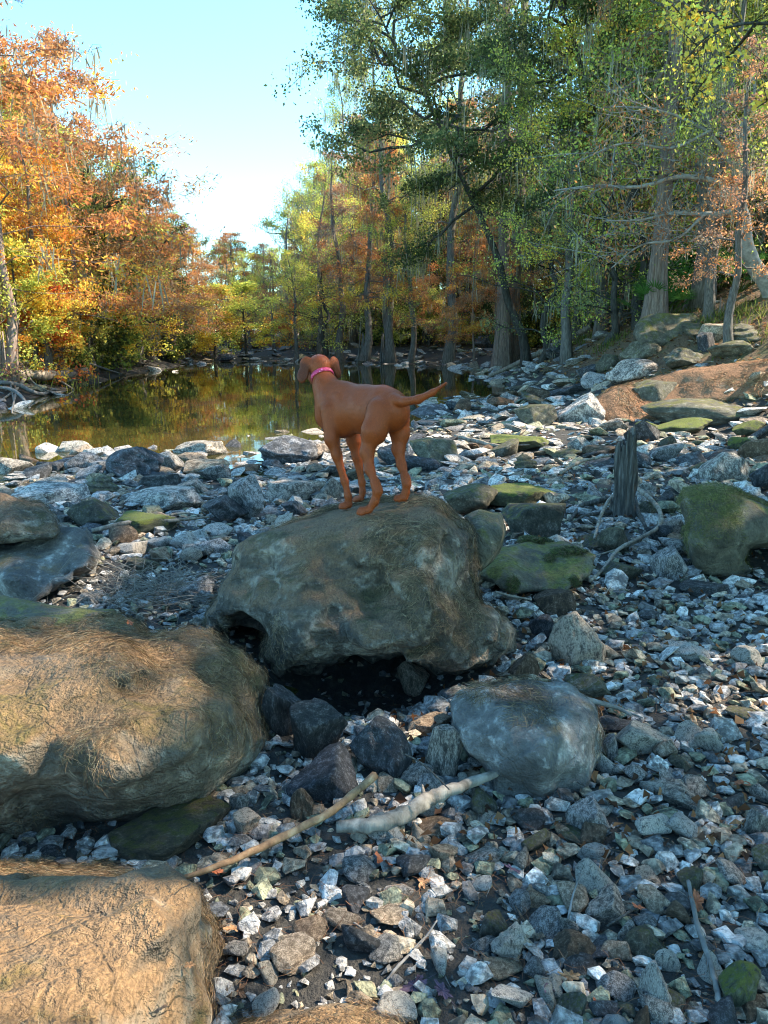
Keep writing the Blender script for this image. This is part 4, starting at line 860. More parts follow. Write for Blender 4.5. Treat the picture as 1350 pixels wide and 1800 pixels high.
def rock_proto(seed, kind, res, noise=.05, facets=11):
    rng = np.random.default_rng(seed); h = 2.7/(res-1); lo = np.full(3, -1.35); g = lo[0]+h*np.arange(res)
    G = np.stack(np.meshgrid(g, g, g, indexing='ij'), -1); D = np.linalg.norm(G, axis=-1)-1.22
    N = rng.normal(0, 1, (facets, 3)); N /= np.linalg.norm(N, axis=1)[:, None]
    N = np.concatenate([N, [[0, 0, 1], [0, 0, -1]]]) if kind in ('flat', 'block') else N
    for i, v in enumerate(N):
        dd = rng.uniform(.48, .86) if kind != 'round' else rng.uniform(.7, .98)
        D = smax(D, G@v-dd, .012 if kind != 'round' else .12)
    if kind == 'wedge': D = smax(D, G@np.array([.5, .1, .86])-.35, .02); D = smax(D, G@np.array([-.75, .2, .62])-.42, .02)
    D = D+noise*1.5*fbm(G, 1.8, 3, seed)+noise*.7*fbm(G, 5, 3, seed+1)
    if kind == 'pit':
        D = D+.10*np.maximum(0, fbm(G, 3.2, 3, seed+4)-.05)*2.2
    if kind == 'strata': D = D+.06*np.sin(G[..., 2]*15+3*fbm(G, 1.5, 2, seed))
    D[0] = D[-1] = 1; D[:, 0] = D[:, -1] = 1; D[:, :, 0] = D[:, :, -1] = 1
    V, Q = nets(D, lo, h); mn, mx = V.min(0), V.max(0); V = (V-(mn+mx)/2)/((mx-mn)/2); V[:, 2] = (V[:, 2]+1)/2
    return V, Q                                      # x,y in -1..1, z in 0..1
def tone_mat(nm, d, m_, p, **k): return rock_mat(nm, d, m_, p, 1.25, rand=True, bump=.9, **k)
TM = {
 'pale':  tone_mat('pale stone', (.075, .08, .085), (.23, .23, .225), (.52, .52, .50), lichen=.85, moss=(.14, .14, .07), moss_amt=.15),
 'grey':  tone_mat('grey stone', (.05, .055, .06), (.16, .16, .16), (.50, .50, .50), lichen=.6, moss=(.12, .12, .06), moss_amt=.2),
 'dark':  tone_mat('dark stone', (.018, .02, .023), (.05, .055, .065), (.18, .20, .23), lichen=.35),
 'brown': tone_mat('brown stone', (.035, .025, .018), (.10, .07, .045), (.28, .22, .17), lichen=.3),
 'tan':   tone_mat('tan stone', (.09, .07, .05), (.25, .2, .15), (.5, .44, .36), lichen=.5),
 'moss':  tone_mat('mossy stone', (.03, .03, .024), (.09, .09, .07), (.26, .26, .22), lichen=.2, moss=(.085, .09, .022), moss_amt=.7, straw=(.14, .1, .05), straw_amt=.2),
 'green': tone_mat('green stone', (.025, .03, .02), (.07, .08, .05), (.22, .24, .18), lichen=.1, moss=(.12, .15, .025), moss_amt=1.0),
}
SH = {'block': [1, 2, 3], 'flat': [4, 5, 6], 'wedge': [7, 8, 9], 'round': [10, 11], 'pit': [12, 13], 'strata': [14, 15]}
BIG = {k: [rock_proto(s, k, 44) for s in v] for k, v in SH.items()}
SMALL = {k: [hull_proto(s*7+40*i, {'round': 26, 'wedge': 9, 'flat': 14}.get(k, 13), .5 if k == 'flat' else 1.0, .07) for s in v for i in (1, 2, 3)] for k, v in SH.items()}
_mc = {}
def proto_mesh(big, shape, i, tone):
    key = (big, shape, i, tone)
    if key not in _mc:
        V, Q = (BIG if big else SMALL)[shape][i]; _mc[key] = mesh_np('rock', V, Q, TM[tone], big)
    return _mc[key]
rr = random.Random(3)
FOOT = []                                            # x, y, rx of placed rocks
def rock_px(x0, y0, x1, y1, tone, shape, label, name='rock', group=None, lift=0, tilt=.1, deep=.75, big=True, i=None, zr=None):
    cx = (x0+x1)/2; g = ground_at(cx, y1); Yg = g[1]; dist = math.hypot(Yg, CAMZ-g[2])
    wdt = (x1-x0)/1350*Yg*1.02; ang = math.atan2(CAMZ-g[2], Yg); dep = max(wdt*deep, .04)
    hp = (y1-y0)/1350*dist
    hgt = max((hp-dep*math.sin(ang)*.8)/math.cos(ang), .22*wdt, .03)
    if shape == 'flat': hgt = min(hgt, .45*wdt)
    L = (BIG if big else SMALL)[shape]; i = rr.randrange(len(L)) if i is None else i
    x = g[0]; y = Yg+dep*.5; z = min(H1(x, y), g[2])+lift
    o = link(proto_mesh(big, shape, i, tone), name, None, (x, y, z-hgt*.10), (rr.uniform(-tilt, tilt), rr.uniform(-tilt, tilt), rr.choice([0, PI])+rr.uniform(-.35, .35) if zr is None else zr), (wdt/2, dep/2, hgt*1.12))
    tag(o, label, 'rock', group); FOOT.append((x, y, max(wdt, dep)/2)); return o
RK_T = [
 (1050, 623, 1092, 656, 'moss', 'round', 'yellow lit mossy rock just above the needle slab, beside the leaning pole'),
 (1078, 630, 1172, 674, 'grey', 'round', 'smooth grey boulder with a sunlit edge above the needle slab'),
 (1100, 600, 1172, 634, 'moss', 'round', 'rounded olive boulder under the big pitted boulder'),
 (1175, 612, 1245, 648, 'moss', 'pit', 'pitted boulder between the olive boulder and the needle slab'),
 (1235, 562, 1300, 600, 'tan', 'flat', 'stacked sunlit slab right of the big pitted boulder'),
 (1228, 585, 1262, 618, 'dark', 'block', 'black wedge of rock in the gap right of the big pitted boulder'),
 (1290, 566, 1370, 606, 'moss', 'strata', 'brown ledge at the right edge under the bank'),
 (1262, 598, 1350, 636, 'moss', 'pit', 'shaded boulder over the far end of the needle slab'),
 (1015, 640, 1060, 668, 'dark', 'round', 'dark boulder beside the foot of the leaning pole'),
 (962, 600, 1010, 626, 'dark', 'pit', 'dark pitted lump behind the leaning pole'),
 (868, 578, 922, 606, 'tan', 'flat', 'flat tan ledge under the twin cypresses'),
 (835, 590, 872, 614, 'dark', 'round', 'dark rounded rock left of the flat tan ledge'),
 (985, 690, 1072, 746, 'grey', 'wedge', 'grey wedge rock propping the low end of the needle slab'),
 (908, 710, 985, 749, 'moss', 'block', 'squat olive grey block in the lit gravel'),
 (1115, 668, 1216, 731, 'moss', 'block', 'dark hunched boulder in front of the needle slab'),
 (1158, 712, 1360, 752, 'moss', 'round', 'long dark mossy rock at the right edge below the needle slab'),
 (1165, 732, 1265, 768, 'green', 'round', 'low green mossy rock in front of the long dark mossy rock'),
 (1060, 735, 1110, 765, 'grey', 'pit', 'rough grey rock behind the weathered stump'),
 (1120, 738, 1166, 765, 'green', 'round', 'bright green mossy rock behind and right of the stump'),
 (1295, 738, 1352, 772, 'green', 'round', 'yellow green mossy rock at the right edge'),
 (1160, 764, 1200, 802, 'moss', 'pit', 'holed mossy rock right of the stump'),
 (1120, 778, 1168, 805, 'pale', 'pit', 'pale knobbly rock touching the holed mossy rock'),
 (1240, 790, 1330, 852, 'grey', 'block', 'blocky light grey boulder with a sunlit top behind the pinched boulder'),
 (1215, 810, 1262, 842, 'moss', 'round', 'small dark mossy rock left of the blocky light grey boulder'),
 (1285, 762, 1330, 792, 'green', 'flat', 'flat mossy stone behind the blocky light grey boulder'),
 (1322, 812, 1370, 866, 'dark', 'round', 'dark rock at the right edge above the pinched boulder'),
 (715, 767, 806, 817, 'moss', 'block', 'dark mossy block with a flat top right of the dog'),
 (866, 764, 972, 796, 'green', 'flat', 'flat slab with a green mossy top over a black gap'),
 (905, 795, 950, 832, 'moss', 'strata', 'ridged olive stone in front of the flat green topped slab'),
 (1000, 765, 1052, 796, 'grey', 'block', 'blue grey stone left of the stump'),
 (845, 846, 988, 900, 'green', 'flat', 'long slab under sunlit bright green moss'),
 (772, 843, 880, 912, 'moss', 'round', 'brown rounded rock just right of the dog boulder'),
 (885, 875, 1002, 952, 'moss', 'block', 'angular rock with a bright mossy left flank'),
 (1052, 922, 1114, 976, 'moss', 'round', 'dark olive rock under the roots of the stump'),
 (1062, 978, 1150, 1028, 'moss', 'wedge', 'mossy triangular rock beside the bleached root'),
 (1155, 958, 1216, 1026, 'grey', 'wedge', 'tilted blue grey slab left of the pinched boulder'),
 (1205, 1018, 1290, 1056, 'dark', 'flat', 'dark flat rock under the pinched boulder'),
 (1126, 846, 1160, 872, 'grey', 'round', 'small upright grey stone right of the stump'),
 (1155, 860, 1196, 892, 'dark', 'wedge', 'dark angular stone between the stump and the pinched boulder'),
 (1120, 880, 1160, 906, 'moss', 'round', 'small olive stone at the foot of the stump'),
 (943, 1036, 1022, 1092, 'brown', 'block', 'red brown block with a flat reddish top'),
 (930, 1078, 985, 1137, 'dark', 'pit', 'black cindery rock under the red brown block'),
 (972, 1070, 1078, 1180, 'pale', 'block', 'large white faced angular stone with a brown underside'),
 (894, 1145, 950, 1206, 'brown', 'block', 'dark brown cube of rock at the right toe of the dog boulder'),
 (995, 1180, 1096, 1242, 'moss', 'wedge', 'mossy grey stone behind the forked dead branch'),
 (1088, 1266, 1202, 1340, 'pale', 'wedge', 'pale grey leaning slab right of the round shaded boulder'),
 (1055, 1262, 1120, 1298, 'dark', 'flat', 'thin dark slab behind the pale leaning slab'),
 (1056, 1292, 1092, 1344, 'grey', 'wedge', 'blue grey stone squeezed against the round shaded boulder'),
 (1172, 1124, 1272, 1172, 'pale', 'wedge', 'pale flat topped slab in the right hand gravel'),
 (1290, 1130, 1352, 1178, 'pale', 'round', 'cream grey rock at the right edge of the gravel'),
 (1228, 1278, 1282, 1336, 'pale', 'pit', 'lumpy pale stone right of the pale leaning slab'),
 (1145, 1378, 1244, 1432, 'grey', 'wedge', 'grey pyramid shaped slab in the right hand gravel'),
 (1308, 1425, 1360, 1488, 'grey', 'wedge', 'triangular grey stone at the right edge'),
 (1000, 1412, 1080, 1486, 'grey', 'wedge', 'peaked blue grey stone below the round shaded boulder'),
 (500, 1234, 613, 1348, 'dark', 'block', 'black speckled upright block under the dog boulder'),
 (490, 1322, 634, 1426, 'dark', 'wedge', 'blue black rock in front of the upright speckled block'),
 (610, 1262, 736, 1378, 'dark', 'pit', 'crusty black brown rock under the dog boulder'),
 (742, 1278, 818, 1382, 'grey', 'block', 'slate grey stone left of the round shaded boulder'),
 (722, 1256, 800, 1296, 'tan', 'flat', 'cream coloured wedge catching light under the dog boulder'),
 (700, 1342, 768, 1392, 'grey', 'round', 'small mottled stone left of the slate grey stone'),
 (700, 1160, 762, 1234, 'tan', 'round', 'olive tan rock lit inside the cave under the dog boulder'),
 (455, 1190, 560, 1312, 'dark', 'wedge', 'dark boulder deep in the hole left of the cave'),
 (505, 1393, 556, 1456, 'brown', 'pit', 'chipped brown stone between the peeled stick and the black rocks'),
 (150, 1424, 402, 1534, 'moss', 'flat', 'low brown grey rock wedged between the two tan boulders'),
 (45, 1488, 122, 1530, 'dark', 'round', 'small dark rock in the gap between the two tan boulders'),
 (405, 1425, 460, 1478, 'pale', 'block', 'pale cube shaped stone right of the low wedged rock'),
 (400, 1395, 442, 1440, 'grey', 'block', 'grey chunk above the pale cube shaped stone'),
 (103, 792, 172, 828, 'grey', 'block', 'first grey rock at the waterline from the left'),
 (172, 778, 278, 840, 'dark', 'pit', 'large craggy grey rock at the waterline'),
 (268, 790, 322, 832, 'grey', 'pit', 'holed grey rock right of the craggy waterline rock'),
 (295, 772, 396, 806, 'grey', 'flat', 'flat topped ledge reaching into the water'),
 (318, 804, 400, 838, 'tan', 'flat', 'sunlit cream slab in front of the flat topped ledge'),
 (448, 760, 560, 818, 'dark', 'pit', 'craggy pile of grey rock left of the dog at the waterline'),
 (455, 806, 500, 830, 'dark', 'round', 'small dark rock under the craggy grey pile'),
 (240, 830, 312, 866, 'dark', 'flat', 'dark slab among the shore rocks'),
 (308, 838, 362, 876, 'grey', 'wedge', 'grey broken plate leaning in the shore rocks'),
 (382, 830, 468, 912, 'grey', 'wedge', 'pointed grey rock standing up in the shore rocks'),
 (455, 838, 560, 884, 'grey', 'flat', 'wide blue grey shelf of rock left of the front paws'),
 (346, 866, 432, 922, 'dark', 'wedge', 'blackish wedge rock in front of the pointed grey rock'),
 (176, 896, 300, 942, 'green', 'flat', 'flat slab with faint green moss behind the bleached stick'),
 (108, 872, 200, 930, 'moss', 'block', 'dark mossy block right of the brown cap rock'),
 (0, 845, 136, 892, 'grey', 'flat', 'long grey shelf behind the brown cap rock'),
 (138, 832, 208, 874, 'moss', 'strata', 'ridged brownish rock with a seam of water beside it'),
 (200, 878, 350, 902, 'grey', 'flat', 'thin grey shelf across the middle of the shore rocks'),
 (0, 826, 60, 850, 'grey', 'strata', 'low rock at the left edge by the water'),
 (560, 840, 600, 880, 'grey', 'block', 'grey stone seen between the dog and the pointed rock'),
 (486, 876, 540, 908, 'dark', 'wedge', 'dark stone right behind the left shoulder of the dog boulder'),
 (250, 960, 298, 992, 'tan', 'wedge', 'cream topped stone in the shadow left of the dog boulder'),
 (204, 978, 276, 1010, 'moss', 'flat', 'flat olive stone near the twig pile'),
 (290, 1010, 372, 1066, 'grey', 'wedge', 'split grey stone right of the twig pile'),
 (455, 918, 495, 944, 'tan', 'round', 'rounded cream stone at the left edge of the dog boulder'),
 (120, 1040, 182, 1070, 'grey', 'flat', 'blue grey flat stone by the foot of the shelf rock'),
 (315, 956, 372, 984, 'grey', 'flat', 'layered grey stone under the bleached stick'),
 (785, 704, 812, 722, 'dark', 'round', 'small dark rock standing in the water right of the tail'),
 (372, 622, 412, 636, 'dark', 'round', 'dark rock on the far shore'),
 (858, 1640, 938, 1712, 'pale', 'strata', 'forked pale stone with a white tip in the lower gravel'),
 (905, 1568, 976, 1610, 'tan', 'wedge', 'tan grey arrowhead shaped stone in the lower gravel'),
 (1030, 1572, 1112, 1632, 'grey', 'wedge', 'smooth lilac grey slab in the lower gravel'),
 (1126, 1720, 1194, 1800, 'pale', 'block', 'tall pale stone at the bottom beside the thin grey stick'),
 (1262, 1712, 1354, 1792, 'green', 'round', 'big faint green stone in the lower right corner'),
 (1088, 1636, 1186, 1700, 'moss', 'block', 'moss stained grey stone left of the thin grey stick'),
 (1014, 1486, 1080, 1532, 'pale', 'block', 'whitish lump below the peaked blue grey stone'),
 (966, 1650, 1056, 1708, 'brown', 'pit', 'brown pitted stone in the middle of the lower gravel'),
 (1145, 1676, 1204, 1726, 'pale', 'round', 'rounded pale stone touching the thin grey stick'),
 (750, 1486, 812, 1526, 'tan', 'block', 'tan block below the driftwood log'),
 (726, 1440, 812, 1484, 'brown', 'round', 'long brown stone touching the driftwood log'),
 (826, 1426, 884, 1464, 'pale', 'block', 'light block between the driftwood log and the round boulder'),
]
for t in RK_T: rock_px(*t)
rock_px(14, 966, 68, 982, 'tan', 'flat', 'small loose stone lying in the hollow of the shelf rock', lift=.12, big=False)
# lit moss topped rocks at the very bottom edge
B12 = boulder('boulder', 'low straw covered rock at the very bottom of the frame', [(385, 1800), (430, 1782), (480, 1772), (560, 1766), (640, 1772), (700, 1785), (730, 1830), (730, 1950), (385, 1950)],
  [(420, 1800, 1.45), (560, 1775, 1.45), (700, 1795, 1.45), (560, 1840, 1.3), (560, 1900, 1.2)], 1.75, M_gold, h=.012, k=.05, amp=.02, seed=91)
fibres(B12, 6000, GO, 92, L=(.012, .035), wd=.0005)
B13 = boulder('boulder', 'pale ledge of rock behind the needle covered tan boulder at left', [(-120, 1050), (0, 1052), (60, 1062), (130, 1072), (200, 1076), (190, 1110), (0, 1120), (-120, 1120)],
  [(0, 1060, 3.4), (150, 1078, 3.3), (0, 1110, 3.15), (150, 1105, 3.15)], 3.8, M_moss, h=.02, k=.05, amp=.03, seed=93)

# ---- the loose stones: one list in world space, the largest in view become things, the rest is gravel
rng = np.random.default_rng(77); ST = []; cell = {}
HB = [(a+.05, b-.05, c+.1, d-.1) for a, b, c, d in HERO]
def blocked(x, y, r):
    for a, b, c, d in HB:
        if a+.1 < x < b-.1 and c+.15 < y < d-.1 and y < 6: return True
    for fx, fy, fr in FOOT:
        if (fx-x)**2+(fy-y)**2 < (fr*.72)**2: return True
    return False
def dens(x, y): return 1
for (ymin, ymax, nTry, r0, r1, ov) in ((1.2, 4.5, 5200, .028, .056, .88), (1.2, 4.5, 6000, .014, .030, .95), (4.5, 9, 1500, .05, .13, 1.0), (4.5, 9, 6500, .022, .05, .95), (9, 17, 1400, .08, .24, .95), (9, 17, 6500, .035, .08, .95), (17, 62, 2600, .12, .45, .95), (17, 62, 4500, .07, .17, .95)):
    for _ in range(nTry):
        y = rng.uniform(ymin, ymax) if ymax < 10 else ymin*(ymax/ymin)**rng.random(); lim = .62*y+.6
        x = rng.uniform(-lim, lim); r = r0+(r1-r0)*rng.random()**2.2
        if y < 5 and x < -.3 and r > .04: continue
        if y < 2.1 and x < .3 and r > .03 and rng.random() < .35: continue
        key = (int(x/.5), int(y/.5)); ok = True
        for i in (-1, 0, 1):
            for j in (-1, 0, 1):
                for (a, b, c) in cell.get((key[0]+i, key[1]+j), ()):
                    if (a-x)**2+(b-y)**2 < ((c+r)*.62*ov)**2: ok = False; break
                if not ok: break
            if not ok: break
        if not ok or blocked(x, y, r): continue
        cell.setdefault(key, []).append((x, y, r)); ST.append((x, y, r))
ST = np.array(ST); zz = Hh(ST[:, 0], ST[:, 1]); wd_ = poly_sd(WPOLY, ST[:, 0], ST[:, 1]); bank = zz
patch = fbm(np.c_[ST[:, :2], 0*zz], .9, 3, 15)       # bare muddy places between the stones
ok = (zz > WZ-.18-ST[:, 2]*.3) & (wd_ > -1.6) & ((bank < .75) | (rng.random(len(zz)) < .30*np.exp(-(bank-.75)*1.5))) & ((patch > -.38) | (ST[:, 2] > .05) | (rng.random(len(zz)) < .35))
lowleft = (ST[:, 1] < 2.0) & (ST[:, 0] < .35) & (rng.random(len(zz)) < .3); ok &= ~lowleft; ok &= ~((ST[:, 0] < -5-.02*ST[:, 1]) & (ST[:, 1] > 13) & (ST[:, 1] < 42) & (rng.random(len(zz)) < .8))
ST, zz = ST[ok], zz[ok]
up_, vp_, dp_ = project(np.c_[ST[:, :2], zz]); pxr = ST[:, 2]*1350/dp_
vis = (up_ > -20) & (up_ < 1370) & (vp_ < 1810) & (pxr > 3)
order = np.argsort(-pxr*vis); IND = order[:215]; rest = order[215:]
LM = [((t[0]+t[2])/2, (t[1]+t[3])/2, t[6]) for t in RK_T]+[(640, 1050, 'dog boulder'), (925, 1310, 'round shaded boulder'), (730, 1430, 'driftwood log'), (480, 1460, 'peeled stick'), (200, 1280, 'big tan boulder'), (190, 1650, 'corner tan boulder'), (1235, 1690, 'thin grey stick'), (1095, 830, 'weathered stump'),
  (675, 1530, 'rust oak leaf'), (1260, 930, 'pinched boulder'), (940, 1000, 'low mossy mound'), (270, 1050, 'twig pile'), (720, 1700, 'forked twig')]
def lm_short(s):
    w_ = s.split(',')[0].split(); out = []
    for q in w_:
        if q in ('in', 'right', 'left', 'under', 'behind', 'with', 'at', 'just', 'between', 'beside', 'below', 'above', 'touching', 'near', 'catching', 'reaching', 'standing', 'seen', 'squeezed', 'propping', 'over', 'lit', 'wedged', 'across', 'among', 'leaning', 'lying', 'on', 'deep', 'by') and out: break
        out.append(q)
    out = [q for q in out if q != 'the'][:5]
    while out and out[-1] in ('of', 'and', 'a'): out.pop()
    return ' '.join(out)
tones = ['pale', 'grey', 'grey', 'pale', 'dark', 'tan', 'grey', 'pale', 'brown', 'moss']
shapes = ['wedge', 'block', 'wedge', 'flat', 'pit', 'strata', 'block', 'wedge', 'round']
TW = {'pale': 'pale grey', 'grey': 'blue grey', 'dark': 'dark', 'tan': 'tan', 'brown': 'brown', 'moss': 'mossy'}
SW = {'wedge': 'wedge shaped', 'block': 'blocky', 'flat': 'flat', 'pit': 'pitted', 'strata': 'ridged', 'round': 'rounded'}
EXS = [', nearer one', ', farther one', ', smaller one', ', larger one', ', tilted', ', half buried']
for q in IND:
    x, y, r = ST[q]; tone = tones[rng.integers(len(tones))] if y < 7 else ['grey', 'dark', 'grey', 'moss', 'pale', 'dark', 'brown'][rng.integers(7)]; shp = shapes[rng.integers(len(shapes))] if y < 8 else ['flat', 'wedge', 'flat', 'block', 'flat'][rng.integers(5)]; z = zz[q]; u_, v_ = up_[q], vp_[q]
    lm = min(LM, key=lambda t: (t[0]-u_)**2+((t[1]-v_)*1.3)**2); dx, dy = u_-lm[0], v_-lm[1]
    rel = ('right of' if dx > 0 else 'left of') if abs(dx) > abs(dy) else ('in front of' if dy > 0 else 'behind')
    lab = uniq(TW[tone]+' '+SW[shp]+' stone '+rel+' the '+lm_short(lm[2]), EXS)
    L = SMALL[shp]; i = int(rng.integers(len(L))); fl = rng.uniform(.55, .95) if shp != 'flat' else .4; a = rng.uniform(.75, 1.0)
    tl = rng.normal(0, .28, 2)
    o = link(proto_mesh(False, shp, i, tone), 'stone', None, (x, y, z-r*.15), (tl[0], tl[1], rng.random()*6.28), (r*1.12, r*a*1.12, r*1.55*fl)); tag(o, lab, 'stone', 'loose stones of the dry river bed')
# merged gravel
LOW = [hull_proto(300+i, 15, [1, .6, .9, 1.1][i % 4]) for i in range(16)]
TINY = [hull_proto(400+i, 9, [1, .6, .9, .7][i % 4]) for i in range(12)]
M_grav = rock_mat('gravel', (.065, .07, .075), (.17, .17, .165), (.44, .44, .43), 3.2, tint=True, lichen=.7)
TC = np.array([(1, 1, 1.03), (.7, .72, .78), (.38, .39, .43), (1.3, 1.3, 1.33), (.95, .82, .66), (.6, .5, .4), (.55, .58, .42), (.85, .88, .95)])
def merged(name, idx, protos, label):
    Vs = []; Qs = []; Cs = []; n0 = 0
    for k in range(len(protos)):
        sel = idx[(np.arange(len(idx)) % len(protos)) == k]; V, Q = protos[k]; m = len(sel)
        if m == 0: continue
        r = ST[sel, 2][:, None, None]; a = rng.random(m)*6.28; ca, sa = np.cos(a)[:, None], np.sin(a)[:, None]
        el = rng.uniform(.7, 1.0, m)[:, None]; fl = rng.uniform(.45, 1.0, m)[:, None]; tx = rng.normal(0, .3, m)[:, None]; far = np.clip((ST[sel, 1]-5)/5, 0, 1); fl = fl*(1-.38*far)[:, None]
        vx = V[None, :, 0]*1.15; vy = V[None, :, 1]*el*1.15; vz = V[None, :, 2]*1.5*fl+vx*tx
        W = np.stack([vx*ca-vy*sa, vx*sa+vy*ca, vz-.18], -1)*r+np.c_[ST[sel, :2], zz[sel]][:, None]
        Vs.append(W.reshape(-1, 3)); Qs.append((Q[None]+(np.arange(m)*len(V))[:, None, None]).reshape(-1, Q.shape[1])+n0); n0 += m*len(V)
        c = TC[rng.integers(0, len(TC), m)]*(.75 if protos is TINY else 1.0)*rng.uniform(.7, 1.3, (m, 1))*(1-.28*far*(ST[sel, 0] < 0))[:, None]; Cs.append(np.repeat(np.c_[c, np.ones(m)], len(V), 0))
    o = link(mesh_np(name, np.concatenate(Vs), np.concatenate(Qs), M_grav, False, {'tint': np.concatenate(Cs)}), name); tag(o, label, 'stones', kind='stuff')
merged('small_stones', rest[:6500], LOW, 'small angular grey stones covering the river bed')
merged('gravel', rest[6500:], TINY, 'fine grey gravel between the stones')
# grit
n = 9000; gy = 1.2*(8/1.2)**rng.random(n); gx = (rng.random(n)*2-1)*(.6*gy+.4); ST = np.c_[gx, gy, rng.uniform(.004, .013, n)*(.6+gy*.25)]; zz = Hh(gx, gy)
merged('grit', np.arange(n), TINY, 'grit and chips lying on the mud')
print('stones', len(IND), len(rest))
# ---------------------------------------------------------------- driftwood, sticks, stump
M_wood = simple_mat('bleached wood', [(.07, .055, .04), (.22, .18, .14), (.36, .31, .25)], 12, .85, .8, .006, (2, 2, .5))
M_peel = simple_mat('peeled wood', [(.12, .06, .03), (.28, .155, .075), (.46, .31, .17)], 10, .8, .6, .005, (2, 2, 1))
M_dkw = simple_mat('dark wet wood', [(.015, .013, .011), (.06, .052, .045), (.17, .155, .135)], 12, .8, 1, .01, (4, 4, .4))
M_grw = simple_mat('grey twig', [(.08, .07, .06), (.16, .145, .13), (.27, .25, .23)], 20, .85, .6, .004)
r5 = np.random.default_rng(55)
def G(px, py, up=.02):
    p = ground_at(px, py).copy(); return np.array([p[0], p[1], p[2]+up])
def stick(name, label, pts, rad, mat, cat='stick', n=24, sides=10, forks=(), group=None):
    mb = MB(); q = spline(pts, n); k = np.linspace(0, 1, len(rad)); rr_ = np.interp(np.linspace(0, 1, n), k, rad)
    q[1:-1] += r5.normal(0, rr_[1:-1, None]*.07, (n-2, 3)); mb.tube(q, rr_, sides, noise=.34, rng=r5)
    for f in forks: mb.tube(spline(f[0], 10), np.linspace(f[1], f[1]*.3, 10), 6, noise=.2, rng=r5)
    c = q[0].copy(); me = mb.mesh(name, mat); me.transform(__import__('mathutils').Matrix.Translation(-Vector(c)))
    return tag(link(me, name, None, c), label, cat, group)
stick('stick', 'long peeled tan stick rising from the corner boulder to the black rocks',
      [P(318, 1544, 1.93), P(400, 1516, 1.98), P(480, 1480, 2.06), P(560, 1440, 2.15), P(610, 1405, 2.24), P(660, 1362, 2.34)], [.007, .010, .013, .0125, .013, .013], M_peel)
lg = stick('driftwood_log', 'bleached driftwood log with a knot, lying against the round shaded boulder',
      [G(592, 1490, .075), G(650, 1488, .08), G(700, 1474, .08), G(750, 1444, .08), G(800, 1424, .085), G(870, 1400, .09)], [.018, .024, .027, .024, .019, .014], M_wood, 'log', 34, 14,
      forks=[([G(748, 1433, .05), G(744, 1425, .07), G(742, 1418, .085)], .012)])
stick('stick', 'bleached stick lying on the shore rocks left of the dog boulder', [G(163, 948, .07), G(230, 940, .10), G(300, 936, .10), G(366, 925, .08)], [.02, .018, .015, .008], M_wood, forks=[([G(300, 930, .12), G(330, 928, .13), G(368, 930, .10)], .012)])
stick('stick', 'thin grey stick standing out at the bottom right of the gravel', [G(1207, 1580, .06), G(1222, 1650, .05), G(1245, 1720, .05), G(1262, 1795, .05)], [.006, .007, .007, .008], M_grw, forks=[([G(1238, 1700, .05), G(1240, 1725, .06), G(1236, 1745, .05)], .003)])
stick('branch', 'forked dead branch lying above the round shaded boulder', [P(980, 1192, 2.85), P(1005, 1215, 2.80), P(1040, 1232, 2.80), P(1085, 1244, 2.82), P(1110, 1258, 2.78)], [.009, .011, .012, .008, .005], M_grw, 'branch', forks=[([P(1080, 1243, 2.82), P(1105, 1252, 2.84), P(1130, 1262, 2.80)], .009)])
stick('twig', 'forked grey twig in the lower gravel left of the forked pale stone', [G(672, 1748, .02), G(700, 1715, .03), G(740, 1680, .04), G(768, 1645, .05)], [.004, .004, .003, .002], M_grw, 'twig', forks=[([G(725, 1692, .04), G(748, 1680, .06), G(772, 1676, .06)], .002)])
stick('twig', 'curved dark twig beside the grey stone left of the round boulder', [P(712, 1325, 2.3), P(745, 1345, 2.28), P(790, 1388, 2.22)], [.003, .003, .002], M_dkw, 'twig')
stick('twig', 'pale split twig near the bare mud in the lower middle', [G(580, 1600, .02), G(610, 1630, .03), G(655, 1655, .02)], [.003, .004, .003], M_grw, 'twig')
stick('twig', 'dark twig crossing the gravel below the brown pitted stone', [G(1065, 1655, .05), G(1110, 1625, .05), G(1140, 1600, .06)], [.003, .004, .002], M_dkw, 'twig')
stick('twig', 'upright thin twig between two stones in the lower gravel', [G(995, 1650, .04), G(1005, 1610, .07), G(1018, 1588, .10)], [.004, .003, .002], M_grw, 'twig')
stick('stick', 'thin dead stick on the low mossy mound', [P(870, 1040, 4.15), P(900, 1048, 4.12), P(935, 1054, 4.1)], [.006, .007, .006], M_wood)
stick('branch', 'bleached branch in the lit gravel right of the dark block', [G(800, 778, .1), G(840, 790, .12), G(880, 796, .1), G(960, 790, .1)], [.03, .035, .025, .01], M_wood, 'branch')
stick('branch', 'grey pole of a branch crossing the gravel left of the stump', [G(985, 850, .12), G(1020, 832, .14), G(1072, 818, .12)], [.02, .02, .012], M_wood, 'branch')
stick('fallen_pole', 'long bare fallen trunk leaning from the gravel up the right bank', [P(858, 662, ground_at(858, 662)[1]-.4), P(900, 643, ground_at(858, 662)[1]-1.0), P(960, 615, ground_at(858, 662)[1]-1.8), P(1040, 574, ground_at(858, 662)[1]-3.0)], [.06, .085, .11, .13], M_wood, 'fallen trunk')
